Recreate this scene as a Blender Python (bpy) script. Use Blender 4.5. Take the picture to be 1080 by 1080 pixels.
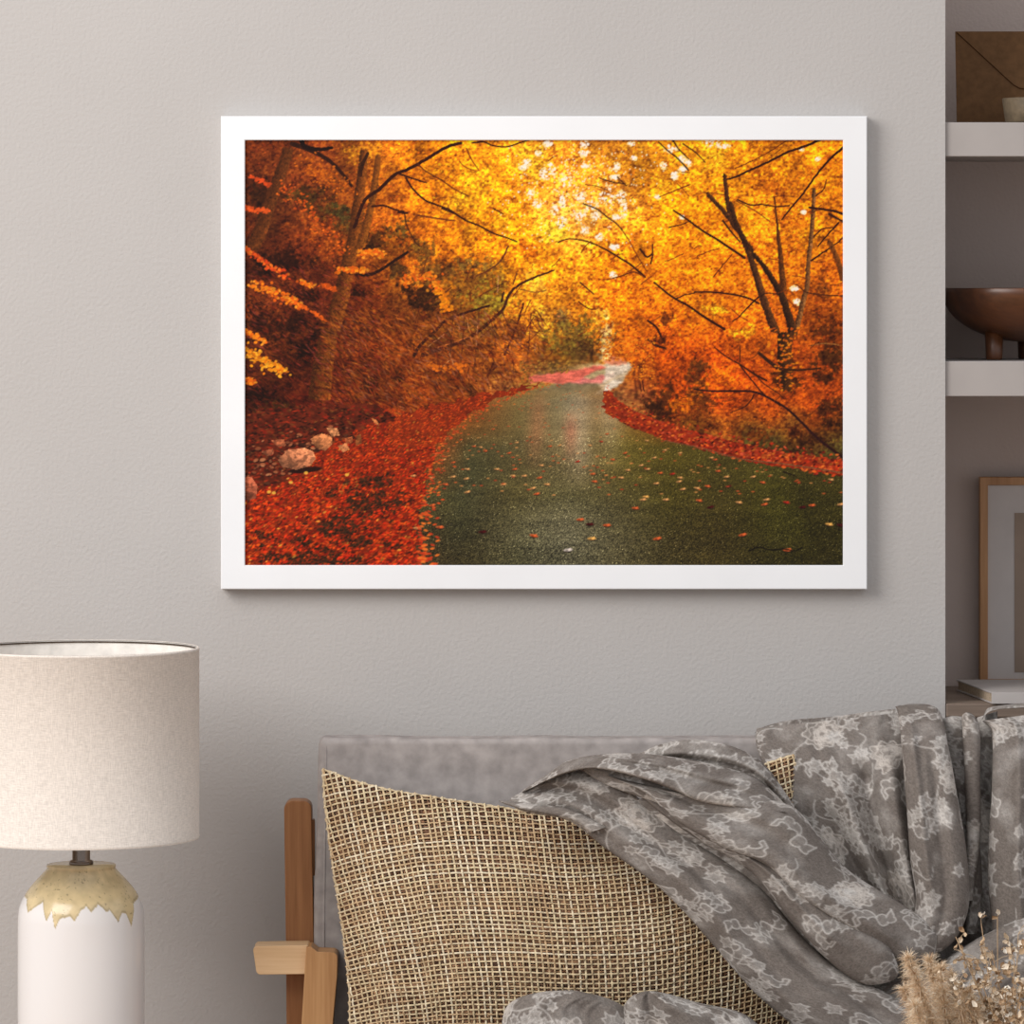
import bpy, bmesh, math, random
import numpy as np
from mathutils import Vector, noise as mnoise

C = bpy.context.scene.collection
for o in list(bpy.data.objects):
    bpy.data.objects.remove(o)
rng = np.random.default_rng(7)
random.seed(7)
PI = math.pi

# ------------------------------------------------------------------ camera
SC = 0.0015          # metres per photo pixel on the back wall
DIST = 8.25          # camera to back wall
CZ = 1.55
cd = bpy.data.cameras.new('camera')
cd.sensor_width = 36.0
cd.lens = 36.0 * 5500 / 1080
cd.shift_y = -240 / 1080
cd.clip_end = 60
cam = bpy.data.objects.new('camera', cd)
cam.location = (0, -DIST, CZ)
cam.rotation_euler = (PI / 2, 0, 0)
C.objects.link(cam)
bpy.context.scene.camera = cam

# ------------------------------------------------------------------ world + lights
w = bpy.data.worlds.new('world')
bpy.context.scene.world = w
w.use_nodes = True
bg = w.node_tree.nodes['Background']
bg.inputs[0].default_value = (0.95, 0.965, 1.0, 1)
bg.inputs[1].default_value = 0.78

def area(name, loc, target, sx, sy, power, col):
    l = bpy.data.lights.new(name, 'AREA')
    l.shape = 'RECTANGLE'; l.size = sx; l.size_y = sy
    l.energy = power; l.color = col
    o = bpy.data.objects.new(name, l)
    o.location = loc
    o.rotation_euler = (Vector(target) - Vector(loc)).to_track_quat('-Z', 'Y').to_euler()
    C.objects.link(o)
    return o
area('window_light', (-2.75, -3.1, 3.2), (0.25, 0, 0.9), 2.5, 2.5, 158, (1.0, 0.965, 0.93))

vs = bpy.context.scene.view_settings
vs.view_transform = 'Standard'; vs.look = 'None'; vs.gamma = 1.0
vs.exposure = 0.0
vs.use_curve_mapping = False

# ------------------------------------------------------------------ helpers
def lin(c):
    c = np.asarray(c, float) / 255.0
    return np.where(c <= 0.04045, c / 12.92, ((c + 0.055) / 1.055) ** 2.4)

def P(px, py, d):
    """a point seen at photo pixel (px, py), standing d metres in front of the wall"""
    s = SC * (DIST - d) / DIST
    return Vector(((px - 540) * s, -d, CZ - (py - 300) * s))

def Pn(px, py, d):
    s = SC * (DIST - d) / DIST
    return np.stack([(px - 540) * s, -d, CZ - (py - 300) * s], -1)

def zat(py, d):
    return CZ - (py - 300) * SC * (DIST - d) / DIST

def wloc(o):
    v = Vector((0, 0, 0))
    while o is not None:
        v += o.location; o = o.parent
    return v

def thing(name, loc, label, cat, group=None):
    o = bpy.data.objects.new(name, None)
    C.objects.link(o); o.location = loc
    o.empty_display_size = 0.05
    tag(o, label, cat, group)
    return o

def tag(o, label=None, cat=None, group=None, kind=None):
    if label: o['label'] = label
    if cat: o['category'] = cat
    if group: o['group'] = group
    if kind: o['kind'] = kind
    return o

def link(name, me, mat, parent=None, origin=None, smooth=True):
    """mesh given in world coordinates -> object"""
    off = wloc(parent) if parent is not None else Vector(origin if origin is not None else (0, 0, 0))
    n = len(me.vertices)
    co = np.empty(n * 3, np.float32); me.vertices.foreach_get('co', co)
    co = co.reshape(-1, 3) - np.array(off, np.float32)
    me.vertices.foreach_set('co', co.ravel())
    me.materials.append(mat)
    if smooth:
        me.polygons.foreach_set('use_smooth', np.ones(len(me.polygons), bool))
    me.update()
    o = bpy.data.objects.new(name, me)
    C.objects.link(o)
    if parent is not None: o.parent = parent
    else: o.location = off
    return o

def mesh_np(name, V, F, col=None, uv=None):
    V = np.asarray(V, np.float32); F = np.asarray(F, np.int32)
    me = bpy.data.meshes.new(name)
    me.vertices.add(len(V)); me.vertices.foreach_set('co', V.ravel())
    k = F.shape[1]
    me.loops.add(F.size); me.loops.foreach_set('vertex_index', F.ravel())
    me.polygons.add(len(F))
    me.polygons.foreach_set('loop_start', np.arange(0, F.size, k, dtype=np.int32))
    me.update(calc_edges=True)
    if col is not None:
        a = me.color_attributes.new('Col', 'FLOAT_COLOR', 'POINT')
        c4 = np.ones((len(V), 4), np.float32); c4[:, :3] = col
        a.data.foreach_set('color', c4.ravel())
    if uv is not None:
        l = me.uv_layers.new(name='UVMap')
        l.data.foreach_set('uv', np.asarray(uv, np.float32)[F.ravel()].ravel())
    return me

def gridfaces(n, m, wrap=False, base=0):
    i = np.arange(n - 1)[:, None]; j = np.arange(m if wrap else m - 1)[None, :]
    j2 = (j + 1) % m
    a = i * m + j; b = i * m + j2; c = (i + 1) * m + j2; d = (i + 1) * m + j
    return (np.stack([a, b, c, d], -1).reshape(-1, 4) + base).astype(np.int32)

def bm_mesh(bm, name='m'):
    me = bpy.data.meshes.new(name); bm.to_mesh(me); bm.free(); return me

def box_bm(bm, lo, hi, bev=0.0, seg=2):
    lo = Vector(lo); hi = Vector(hi)
    r = bmesh.ops.create_cube(bm, size=1.0)
    for v in r['verts']:
        v.co = Vector([(lo[k] + hi[k]) / 2 + v.co[k] * (hi[k] - lo[k]) for k in range(3)])
    if bev > 0:
        es = list({e for v in r['verts'] for e in v.link_edges})
        bmesh.ops.bevel(bm, geom=es, offset=bev, segments=seg, affect='EDGES', profile=0.5)

def box(name, lo, hi, mat, parent=None, origin=None, bev=0.0, seg=2):
    bm = bmesh.new(); box_bm(bm, lo, hi, bev, seg)
    return link(name, bm_mesh(bm), mat, parent, origin, smooth=False)

def lathe(profile, seg=64, cap=False):
    """profile list of (r, z) -> V, F"""
    pr = np.array(profile, float)
    th = np.linspace(0, 2 * PI, seg, endpoint=False)
    V = np.stack([pr[:, 0:1] * np.cos(th), pr[:, 0:1] * np.sin(th), np.repeat(pr[:, 1:2], seg, 1)], -1)
    return V, gridfaces(len(pr), seg, wrap=True)

def catmull(pts, n):
    p = np.array(pts, float)
    p = np.vstack([2 * p[0] - p[1], p, 2 * p[-1] - p[-2]])
    k = len(p) - 3
    # parametrise by chord length on the first two columns
    seg = np.linalg.norm(np.diff(p[1:-1, :2], axis=0), axis=1) + 1e-6
    cum = np.concatenate([[0], np.cumsum(seg)]); cum /= cum[-1]
    s = np.linspace(0, 1, n)
    i = np.clip(np.searchsorted(cum, s, side='right') - 1, 0, k - 1)
    t = ((s - cum[i]) / (cum[i + 1] - cum[i]))[:, None]
    p0, p1, p2, p3 = p[i], p[i + 1], p[i + 2], p[i + 3]
    return 0.5 * (2 * p1 + (p2 - p0) * t + (2 * p0 - 5 * p1 + 4 * p2 - p3) * t ** 2 + (3 * p1 - p0 - 3 * p2 + p3) * t ** 3)

_lat = {}
def vnoise(x, y, seed=0):
    if seed not in _lat:
        _lat[seed] = np.random.default_rng(1000 + seed).random((256, 256))
    L = _lat[seed]
    x = np.asarray(x, float); y = np.asarray(y, float)
    xi = np.floor(x).astype(int); yi = np.floor(y).astype(int)
    fx = x - xi; fy = y - yi
    fx = fx * fx * (3 - 2 * fx); fy = fy * fy * (3 - 2 * fy)
    a = L[yi % 256, xi % 256]; b = L[yi % 256, (xi + 1) % 256]
    c = L[(yi + 1) % 256, xi % 256]; d = L[(yi + 1) % 256, (xi + 1) % 256]
    return (a * (1 - fx) + b * fx) * (1 - fy) + (c * (1 - fx) + d * fx) * fy
def fbm(x, y, seed=0, o=4):
    s = 0; a = 1; t = 0
    for k in range(o):
        s = s + a * vnoise(x * 2 ** k, y * 2 ** k, seed + k); t += a; a *= 0.5
    return s / t

# ------------------------------------------------------------------ materials
def newmat(name, rough=0.6, spec=0.3):
    m = bpy.data.materials.new(name); m.use_nodes = True
    nt = m.node_tree; b = nt.nodes['Principled BSDF']
    b.inputs['Roughness'].default_value = rough
    b.inputs['Specular IOR Level'].default_value = spec
    return m, nt, b
def nd(nt, t, **kw):
    n = nt.nodes.new(t)
    for k, v in kw.items(): setattr(n, k, v)
    return n
def ramp(nt, stops):
    r = nd(nt, 'ShaderNodeValToRGB')
    e = r.color_ramp.elements
    while len(e) < len(stops): e.new(0.5)
    for q, (p, c) in zip(e, stops):
        q.position = p; q.color = (*lin(c), 1)
    return r
def add_bump(nt, b, height, strength, dist):
    bp = nd(nt, 'ShaderNodeBump'); bp.inputs['Strength'].default_value = strength
    bp.inputs['Distance'].default_value = dist
    nt.links.new(height, bp.inputs['Height']); nt.links.new(bp.outputs[0], b.inputs['Normal'])
    return bp

def plaster(name, c0, c1, bump=0.35):
    m, nt, b = newmat(name, 0.85, 0.15)
    tc = nd(nt, 'ShaderNodeTexCoord')
    n = nd(nt, 'ShaderNodeTexNoise'); n.inputs['Scale'].default_value = 3.0; n.inputs['Detail'].default_value = 4
    nt.links.new(tc.outputs['Object'], n.inputs['Vector'])
    r = ramp(nt, [(0.3, c0), (0.7, c1)]); nt.links.new(n.outputs[0], r.inputs[0])
    nt.links.new(r.outputs[0], b.inputs['Base Color'])
    n2 = nd(nt, 'ShaderNodeTexNoise'); n2.inputs['Scale'].default_value = 170; n2.inputs['Detail'].default_value = 3
    nt.links.new(tc.outputs['Object'], n2.inputs['Vector'])
    add_bump(nt, b, n2.outputs[0], bump, 0.003)
    return m

def wood(name, dark, light, axis='Z', scale=1.0, rough=0.45, spec=0.35):
    m, nt, b = newmat(name, rough, spec)
    tc = nd(nt, 'ShaderNodeTexCoord'); mp = nd(nt, 'ShaderNodeMapping')
    s = [38 * scale] * 3; s['XYZ'.index(axis)] = 2.2 * scale
    mp.inputs['Scale'].default_value = s
    nt.links.new(tc.outputs['Object'], mp.inputs[0])
    n = nd(nt, 'ShaderNodeTexNoise'); n.inputs['Scale'].default_value = 1.0; n.inputs['Detail'].default_value = 5
    n.inputs['Distortion'].default_value = 0.7
    nt.links.new(mp.outputs[0], n.inputs['Vector'])
    mp2 = nd(nt, 'ShaderNodeMapping'); s2 = [240 * scale] * 3; s2['XYZ'.index(axis)] = 9 * scale
    mp2.inputs['Scale'].default_value = s2; nt.links.new(tc.outputs['Object'], mp2.inputs[0])
    n2 = nd(nt, 'ShaderNodeTexNoise'); n2.inputs['Detail'].default_value = 3; n2.inputs['Scale'].default_value = 1
    nt.links.new(mp2.outputs[0], n2.inputs['Vector'])
    mx = nd(nt, 'ShaderNodeMath', operation='MULTIPLY_ADD'); mx.inputs[1].default_value = 0.35
    nt.links.new(n2.outputs[0], mx.inputs[0])
    mu = nd(nt, 'ShaderNodeMath', operation='MULTIPLY'); mu.inputs[1].default_value = 0.65
    nt.links.new(n.outputs[0], mu.inputs[0]); nt.links.new(mu.outputs[0], mx.inputs[2])
    r = ramp(nt, [(0.33, dark), (0.66, light)]); nt.links.new(mx.outputs[0], r.inputs[0])
    nt.links.new(r.outputs[0], b.inputs['Base Color'])
    add_bump(nt, b, n2.outputs[0], 0.12, 0.001)
    return m

def vcol(name, rough=0.8, spec=0.1, speck=0.0, sscale=600, bump=0.0, bscale=500):
    m, nt, b = newmat(name, rough, spec)
    a = nd(nt, 'ShaderNodeAttribute', attribute_name='Col')
    out = a.outputs['Color']
    tc = nd(nt, 'ShaderNodeTexCoord')
    if speck > 0:
        n = nd(nt, 'ShaderNodeTexNoise'); n.inputs['Scale'].default_value = sscale; n.inputs['Detail'].default_value = 2
        nt.links.new(tc.outputs['Object'], n.inputs['Vector'])
        mr = nd(nt, 'ShaderNodeMapRange'); mr.inputs['From Min'].default_value = 0.3; mr.inputs['From Max'].default_value = 0.7
        mr.inputs['To Min'].default_value = 1 - speck; mr.inputs['To Max'].default_value = 1 + speck
        nt.links.new(n.outputs[0], mr.inputs[0])
        vm = nd(nt, 'ShaderNodeVectorMath', operation='SCALE')
        nt.links.new(out, vm.inputs[0]); nt.links.new(mr.outputs[0], vm.inputs['Scale'])
        out = vm.outputs[0]
    nt.links.new(out, b.inputs['Base Color'])
    if bump > 0:
        n = nd(nt, 'ShaderNodeTexNoise'); n.inputs['Scale'].default_value = bscale; n.inputs['Detail'].default_value = 2
        nt.links.new(tc.outputs['Object'], n.inputs['Vector'])
        add_bump(nt, b, n.outputs[0], bump, 0.002)
    return m

def plain(name, c, rough=0.5, spec=0.3, metal=0.0, nz=0.04, scale=60, bump=0.0):
    m, nt, b = newmat(name, rough, spec)
    b.inputs['Metallic'].default_value = metal
    tc = nd(nt, 'ShaderNodeTexCoord')
    n = nd(nt, 'ShaderNodeTexNoise'); n.inputs['Scale'].default_value = scale; n.inputs['Detail'].default_value = 4
    nt.links.new(tc.outputs['Object'], n.inputs['Vector'])
    c = np.array(c, float)
    r = ramp(nt, [(0.3, c * (1 - nz)), (0.7, np.minimum(c * (1 + nz), 255))])
    nt.links.new(n.outputs[0], r.inputs[0]); nt.links.new(r.outputs[0], b.inputs['Base Color'])
    if bump > 0: add_bump(nt, b, n.outputs[0], bump, 0.002)
    return m

def woven(name, c, scale=900, amt=0.10, bump=0.3):
    """fine linen: crossing threads in x/z"""
    m, nt, b = newmat(name, 0.9, 0.1)
    tc = nd(nt, 'ShaderNodeTexCoord')
    outs = []
    for ax in (0, 1):
        mp = nd(nt, 'ShaderNodeMapping')
        mp.inputs['Scale'].default_value = (scale, scale, scale * 0.12) if ax else (scale * 0.12, scale * 0.12, scale)
        nt.links.new(tc.outputs['Object'], mp.inputs[0])
        n = nd(nt, 'ShaderNodeTexNoise'); n.inputs['Scale'].default_value = 1; n.inputs['Detail'].default_value = 1
        nt.links.new(mp.outputs[0], n.inputs['Vector']); outs.append(n.outputs[0])
    ad = nd(nt, 'ShaderNodeMath', operation='ADD'); nt.links.new(outs[0], ad.inputs[0]); nt.links.new(outs[1], ad.inputs[1])
    h = nd(nt, 'ShaderNodeMath', operation='MULTIPLY'); h.inputs[1].default_value = 0.5; nt.links.new(ad.outputs[0], h.inputs[0])
    c = np.array(c, float)
    r = ramp(nt, [(0.35, c * (1 - amt)), (0.65, np.minimum(c * (1 + amt), 255))])
    nt.links.new(h.outputs[0], r.inputs[0]); nt.links.new(r.outputs[0], b.inputs['Base Color'])
    add_bump(nt, b, h.outputs[0], bump, 0.0015)
    return m

M_wall = plaster('wall_plaster', (181, 177, 174), (185, 181, 178))
M_niche = plaster('niche_plaster', (186, 170, 162), (190, 174, 166), 0.3)
M_shelf = plain('shelf_paint', (170, 163, 159), 0.6, 0.25, scale=12, nz=0.02)
M_floor = wood('floor_boards', (150, 120, 90), (185, 155, 122), 'X', 0.3, 0.5)
M_white = plain('frame_white', (236, 237, 239), 0.45, 0.3, scale=8, nz=0.008)
M_woodS = wood('sofa_wood', (128, 82, 46), (172, 120, 76), 'Z', 1.0)
M_woodL = wood('sofa_wood_pale', (202, 162, 118), (228, 194, 152), 'X', 1.0)
M_velvet = plain('grey_upholstery', (158, 151, 148), 0.9, 0.1, scale=38, nz=0.10, bump=0.4)

# ------------------------------------------------------------------ the room
XN = (997 - 540) * SC          # right end of the picture wall
ND = 0.36                      # niche depth
box('wall_back', (-3.2, 0, 0), (XN, 0.5, 2.75), M_wall)['kind'] = 'structure'
box('wall_niche', (XN, ND, 0), (1.75, 0.5, 2.75), M_niche)['kind'] = 'structure'
box('wall_right', (1.75, 0, 0), (3.2, 0.5, 2.75), M_wall)['kind'] = 'structure'
box('floor', (-3.2, -9.5, -0.1), (3.2, 0.5, 0.0), M_floor)['kind'] = 'structure'
box('baseboard_back', (-3.2, -0.014, 0), (XN, 0, 0.09), M_white, bev=0.003)['kind'] = 'structure'

# ------------------------------------------------------------------ niche shelves and cupboard
def shelf(y0, y1, label):
    z1 = zat(y0, -0.006); z0 = zat(y1, -0.006)
    o = box('wall_shelf', (XN, 0.006, z0), (1.75, ND, z1), M_shelf, origin=(XN + 0.4, 0.2, z0), bev=0.0015)
    tag(o, label, 'shelf', 'thick pale shelves in the alcove')
    return z1
zs1 = shelf(129, 165, 'upper pale grey shelf in the alcove, carrying the brown envelope')
zs2 = shelf(381, 418, 'lower pale grey shelf in the alcove, carrying the dark wooden bowl')

M_oak = wood('cupboard_wood', (112, 96, 84), (150, 132, 118), 'X', 0.8, 0.55)
zc = zat(743, 0.02)
cab = thing('low_cupboard', (1.2, 0.18, 0), 'greyish wooden cupboard in the alcove under the white book', 'cupboard')
box('top_board', (XN + 0.001, -0.004, zc - 0.022), (1.749, ND - .001, zc), M_oak, cab, bev=0.002)
box('body', (XN + 0.003, 0.012, 0.0), (1.747, ND - .001, zc - 0.022), M_oak, cab)
for a, b_ in ((XN + 0.01, 1.215), (1.221, 1.74)):
    dr = box('door', (a, -0.006, 0.06), (b_, 0.012, zc - 0.03), M_oak, cab, bev=0.002)
    kx = b_ - 0.05 if a < 1 else a + 0.05
    box('handle', (kx - 0.006, -0.022, 0.5), (kx + 0.006, -0.006, 0.62), plain('handle_metal', (90, 85, 80), 0.3, 0.5, 0.9), dr, bev=0.003)

# envelope standing on the upper shelf
M_kraft = plain('kraft_paper', (102, 74, 50), 0.85, 0.1, scale=90, nz=0.07, bump=0.1)
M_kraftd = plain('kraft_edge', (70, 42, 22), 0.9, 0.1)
ed = -0.16
ex0, ex1 = (1009 - 540) * SC * (DIST - ed) / DIST, (1160 - 540) * SC * (DIST - ed) / DIST
ez0 = zs1; ez1 = zat(33, ed)
env = thing('envelope', ((ex0 + ex1) / 2, -ed + 0.01, ez0), 'brown kraft paper envelope standing upright on the upper alcove shelf', 'envelope')
LEAN = 0.03
def env_pt(u, v, off=0.0):   # u across, v up
    return Vector((ex0 + (ex1 - ex0) * u, -ed - off + LEAN * v, ez0 + 0.001 + (ez1 - ez0) * v))
def slab(name, poly, off0, off1, mat, parent):
    bm = bmesh.new()
    a = [bm.verts.new(env_pt(u, v, off1)) for u, v in poly]
    b2 = [bm.verts.new(env_pt(u, v, off0)) for u, v in poly]
    bm.faces.new(a); bm.faces.new(b2[::-1])
    n = len(poly)
    for i in range(n): bm.faces.new((a[i], b2[i], b2[(i + 1) % n], a[(i + 1) % n]))
    bmesh.ops.recalc_face_normals(bm, faces=bm.faces)
    return link(name, bm_mesh(bm), mat, parent, smooth=False)
slab('body', [(0, 0), (1, 0), (1, 1), (0, 1)], 0.0, 0.004, M_kraft, env)
flap = [(0.005, 1), (0.40, 0.43), (0.44, 0.395), (0.5, 0.38), (0.56, 0.395), (0.60, 0.43), (0.995, 1)]
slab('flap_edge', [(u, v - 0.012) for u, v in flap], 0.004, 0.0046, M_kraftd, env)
slab('flap', flap, 0.0046, 0.0060, M_kraft, env)
slab('side_seam', [(0.02, 0.03), (0.36, 0.42), (0.37, 0.41), (0.03, 0.02)], 0.004, 0.0048, M_kraft, env)

# small pot beside it
M_pot = wood('pot_speckled', (88, 76, 60), (122, 106, 84), 'X', 0.8, 0.6)
pd = -0.07
pr = 40 * SC
pz = (zat(104, pd) - zs1)
V, F = lathe([(0.0001, 0), (pr * .86, 0), (pr * .92, 0.003), (pr, pz - .001), (pr - .001, pz), (pr - .004, pz - .001), (pr * .85, 0.006), (0.0001, 0.005)], 48)
px = (1057 - 540) * SC * (DIST - pd) / DIST + pr
V = V + np.array([px, -pd, zs1 + 0.0005])
o = link('small_pot', mesh_np('small_pot', V.reshape(-1, 3), F), M_pot, origin=(px, -pd, zs1))
tag(o, 'small beige pot on the upper alcove shelf in front of the envelope', 'pot')

# footed bowl
M_bowl = wood('bowl_wood', (70, 40, 22), (104, 62, 36), 'X', 0.6, 0.35, 0.5)
bd = -0.17; sb = SC * (DIST - bd) / DIST
bx = (1087 - 540) * sb; br = 94 * sb
zb_rim = zat(304.5, bd); zb_bot = zat(361, bd)
H = zb_rim - zb_bot
prof = [(0.0001, zb_bot)]
for k in range(1, 17):
    a = k / 16 * PI / 2
    prof.append((br * math.sin(a) ** 0.95, zb_rim - H * math.cos(a) ** 1.0))
prof += [(br - 0.001, zb_rim + 0.0012), (br - 0.006, zb_rim + 0.0005)]
for k in range(15, 0, -1):
    a = k / 16 * PI / 2
    prof.append(((br - 0.008) * math.sin(a), zb_rim - (H - 0.01) * math.cos(a)))
prof.append((0.0001, zb_bot + 0.01))
V, F = lathe(prof, 96)
bowl = thing('footed_bowl', (bx, -bd, zs2), 'dark brown wooden bowl on short feet on the lower alcove shelf', 'bowl')
link('bowl_body', mesh_np('bowl', (V + np.array([bx, -bd, 0])).reshape(-1, 3), F), M_bowl, bowl)
for a in (215, 325, 90):
    rr = 50 * sb
    cx = bx + rr * math.cos(math.radians(a)); cy = -bd + rr * math.sin(math.radians(a)) * 0.9
    V, F = lathe([(0.0001, zs2 + .0005), (0.0125, zs2 + .0005), (0.0135, zs2 + 0.003), (0.0150, zb_bot + 0.018), (0.0001, zb_bot + 0.018)], 24)
    link('foot', mesh_np('foot', (V + np.array([cx, cy, 0])).reshape(-1, 3), F), M_bowl, bowl)

# book
M_cover = plain('book_cover', (184, 177, 173), 0.6, 0.25, scale=20, nz=0.02)
M_page = plain('book_pages', (178, 160, 138), 0.85, 0.1, scale=300, nz=0.12)
bz = zc + 0.0005
book = thing('book', (P(1130, 740, 0.0).x, 0.13, bz), 'white book lying flat on the cupboard in front of the small framed picture', 'book')
book_parts = []
def rot_box(name, lo, hi, mat, bev):
    bm = bmesh.new(); box_bm(bm, lo, hi, bev)
    for v in bm.verts:
        a = math.radians(7.0)
        x, y = v.co.x, v.co.y
        v.co.x = x * math.cos(a) - y * math.sin(a) ; v.co.y = x * math.sin(a) * 0 + y * math.cos(a) + 0.0
        v.co += Vector((P(1046, 740, 0.015).x, -0.012, bz))
    return link(name, bm_mesh(bm), mat, book, smooth=False)
rot_box('cover', (0, 0, 0.0), (0.22, 0.27, 0.0022), M_cover, 0.0005)
rot_box('cover', (0, 0, 0.0158), (0.22, 0.27, 0.018), M_cover, 0.0005)
rot_box('pages', (0.0025, 0.0025, 0.0022), (0.216, 0.2675, 0.0158), M_page, 0)
rot_box('spine', (0, -0.0012, 0.0), (0.22, 0.0015, 0.018), M_cover, 0.0005)

# framed small print in niche
M_fr = wood('thin_frame_wood', (150, 105, 66), (186, 140, 98), 'Z', 1.0)
M_mat = plain('mount_card', (192, 184, 180), 0.8, 0.1, scale=20, nz=0.02)
M_pr = plain('beige_print', (150, 132, 118), 0.8, 0.1, scale=9, nz=0.06)
fd = -0.325; sf = SC * (DIST - fd) / DIST
fx0 = (1033 - 540) * sf; fx1 = (1200 - 540) * sf
fz1 = zat(503, fd); fz0 = zc + 0.001
small = thing('framed_picture', ((fx0 + fx1) / 2, -fd, fz0), 'small oak framed beige print with wide mount leaning in the alcove behind the book', 'picture')
fw = 8.5 * sf
def frame_mesh(x0, x1, z0, z1, w, yb, yf, inner_drop=0.0, bev=0.0):
    """mitred frame of four boards"""
    bm = bmesh.new()
    O = [(x0, z0), (x1, z0), (x1, z1), (x0, z1)]
    I = [(x0 + w, z0 + w), (x1 - w, z0 + w), (x1 - w, z1 - w), (x0 + w, z1 - w)]
    g = 0.00015
    b = bev if bev else 0.001
    # profile rings from outer back to inner back
    sx = [(-1, -1), (1, -1), (1, 1), (-1, 1)]
    rings = []
    for off, y in ((0, yb), (0, yf + b), (b, yf), (w - b, yf), (w, yf + b), (w, yb)):
        rings.append([bm.verts.new((O[k][0] - sx[k][0] * off, y, O[k][1] - sx[k][1] * off)) for k in range(4)])
    for r0, r1 in zip(rings, rings[1:] + rings[:1]):
        for k in range(4):
            bm.faces.new((r0[k], r0[(k + 1) % 4], r1[(k + 1) % 4], r1[k]))
    bmesh.ops.recalc_face_normals(bm, faces=bm.faces)
    return bm_mesh(bm)
link('wooden_frame', frame_mesh(fx0, fx1, fz0, fz1, fw, -fd + 0.012, -fd - 0.008), M_fr, small, smooth=False)
box('mount', (fx0 + fw * .8, -fd - 0.001, fz0 + fw * .8), (fx1 - fw * .8, -fd + 0.009, fz1 - fw * .8), M_mat, small)
box('print', ((1070 - 540) * sf, -fd - 0.0022, zat(709, fd)), (fx1 - 37 * sf, -fd - 0.001, zat(541, fd)), M_pr, small)

# ------------------------------------------------------------------ the big picture: painted autumn road
S = 1.25
PX0, PX1, PY0, PY1 = 258.0, 890.0, 148.0, 597.0
W = int((PX1 - PX0) * S); H_ = int((PY1 - PY0) * S)
yy, xx = np.mgrid[0:H_, 0:W]
X = PX0 + (xx + .5) / S; Y = PY0 + (yy + .5) / S
grid = np.array([
 [(110,50,15),(130,62,18),(170,95,20),(230,135,12),(245,160,15),(246,165,25),(244,160,35),(242,160,30),(248,165,20),(248,165,18),(242,150,12),(242,145,12)],
 [(90,42,15),(120,58,18),(158,80,18),(230,130,12),(245,158,15),(243,150,12),(250,180,60),(248,172,45),(248,155,10),(244,150,10),(230,140,15),(235,140,12)],
 [(85,35,12),(108,45,15),(150,75,15),(200,110,15),(236,140,12),(244,155,12),(244,160,20),(240,140,10),(240,145,12),(236,135,10),(228,130,12),(220,122,12)],
 [(110,50,15),(75,30,12),(112,50,13),(110,58,16),(150,90,18),(225,150,22),(212,135,20),(230,125,10),(230,125,10),(230,130,12),(200,105,12),(165,80,12)],
 [(92,42,12),(70,28,10),(120,55,13),(130,62,14),(135,72,18),(172,90,18),(145,105,30),(228,122,15),(210,88,8),(200,85,10),(190,85,10),(155,70,12)],
 [(60,22,10),(95,30,12),(105,42,12),(125,55,13),(150,68,16),(130,110,60),(135,125,90),(150,100,50),(165,65,10),(195,75,10),(185,80,12),(160,65,12)],
 [(125,35,12),(150,55,22),(190,55,15),(165,70,20),(85,80,45),(95,85,50),(125,110,70),(100,85,35),(85,75,25),(78,70,26),(76,68,26),(70,62,24)],
 [(185,45,10),(150,45,15),(130,50,20),(75,70,35),(70,65,38),(85,78,42),(95,90,55),(85,78,42),(75,68,25),(70,62,25),(62,56,20),(60,55,20)],
 [(150,45,15),(90,38,18),(100,45,18),(60,50,28),(62,56,32),(80,78,50),(88,86,62),(80,75,48),(65,58,30),(62,54,25),(52,48,20),(48,44,18)]], float)
def field(G, x, y):
    gy = np.clip((y - PY0) / (PY1 - PY0) * G.shape[0] - .5, 0, G.shape[0] - 1.001)
    gx = np.clip((x - PX0) / (PX1 - PX0) * G.shape[1] - .5, 0, G.shape[1] - 1.001)
    i = np.floor(gy).astype(int); j = np.floor(gx).astype(int)
    fy = (gy - i)[..., None]; fx = (gx - j)[..., None]
    return (G[i, j] * (1 - fx) + G[i, j + 1] * fx) * (1 - fy) + (G[i + 1, j] * (1 - fx) + G[i + 1, j + 1] * fx) * fy
img = field(grid, X + (vnoise(X / 22, Y / 22, 3) - .5) * 26, Y + (vnoise(X / 22, Y / 22, 4) - .5) * 26)

def poly_mask(pts, x=None, y=None, soft=None):
    x = X if x is None else x; y = Y if y is None else y
    m = np.zeros(x.shape, bool)
    n = len(pts)
    for k in range(n):
        x0, y0 = pts[k]; x1, y1 = pts[(k + 1) % n]
        if y0 == y1: continue
        c = ((y0 > y) != (y1 > y)) & (x < (x1 - x0) * (y - y0) / (y1 - y0) + x0)
        m ^= c
    return m
road_l = [(442, 600), (441, 575), (442, 550), (447, 515), (453, 492), (462, 470), (478, 450), (500, 434), (530, 420), (560, 409), (575, 404)]
road_r = [(640, 402), (636, 412), (635, 424), (640, 436), (665, 450), (700, 463), (740, 474), (790, 487), (840, 495), (892, 502)]
ROAD = road_l + road_r + [(892, 600)]
wob = (vnoise(X / 5, Y / 3, 8) - .5) * 9
Mroad = poly_mask(ROAD, X + wob, Y + wob * .3)
LITL = [(250, 600), (250, 528), (300, 505), (345, 470), (390, 448), (420, 440), (455, 427), (500, 418), (540, 410), (575, 402), (560, 410)] + road_l[::-1][1:]
Mlit = poly_mask(LITL, X + wob, Y + wob * .5) & ~Mroad
LITR = road_r[1:] + [(892, 486), (850, 480), (810, 474), (770, 464), (730, 454), (700, 445), (670, 434), (650, 420), (643, 412)]
Mlitr = poly_mask(LITR, X + wob, Y + wob * .5) & ~Mroad
STONY = [(250, 528), (300, 505), (345, 470), (390, 448), (420, 440), (395, 425), (300, 430), (250, 435)]
Mst = poly_mask(STONY, X + wob, Y + wob * .5)
Mfol = ~(Mroad | Mlit | Mlitr | Mst)

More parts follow.
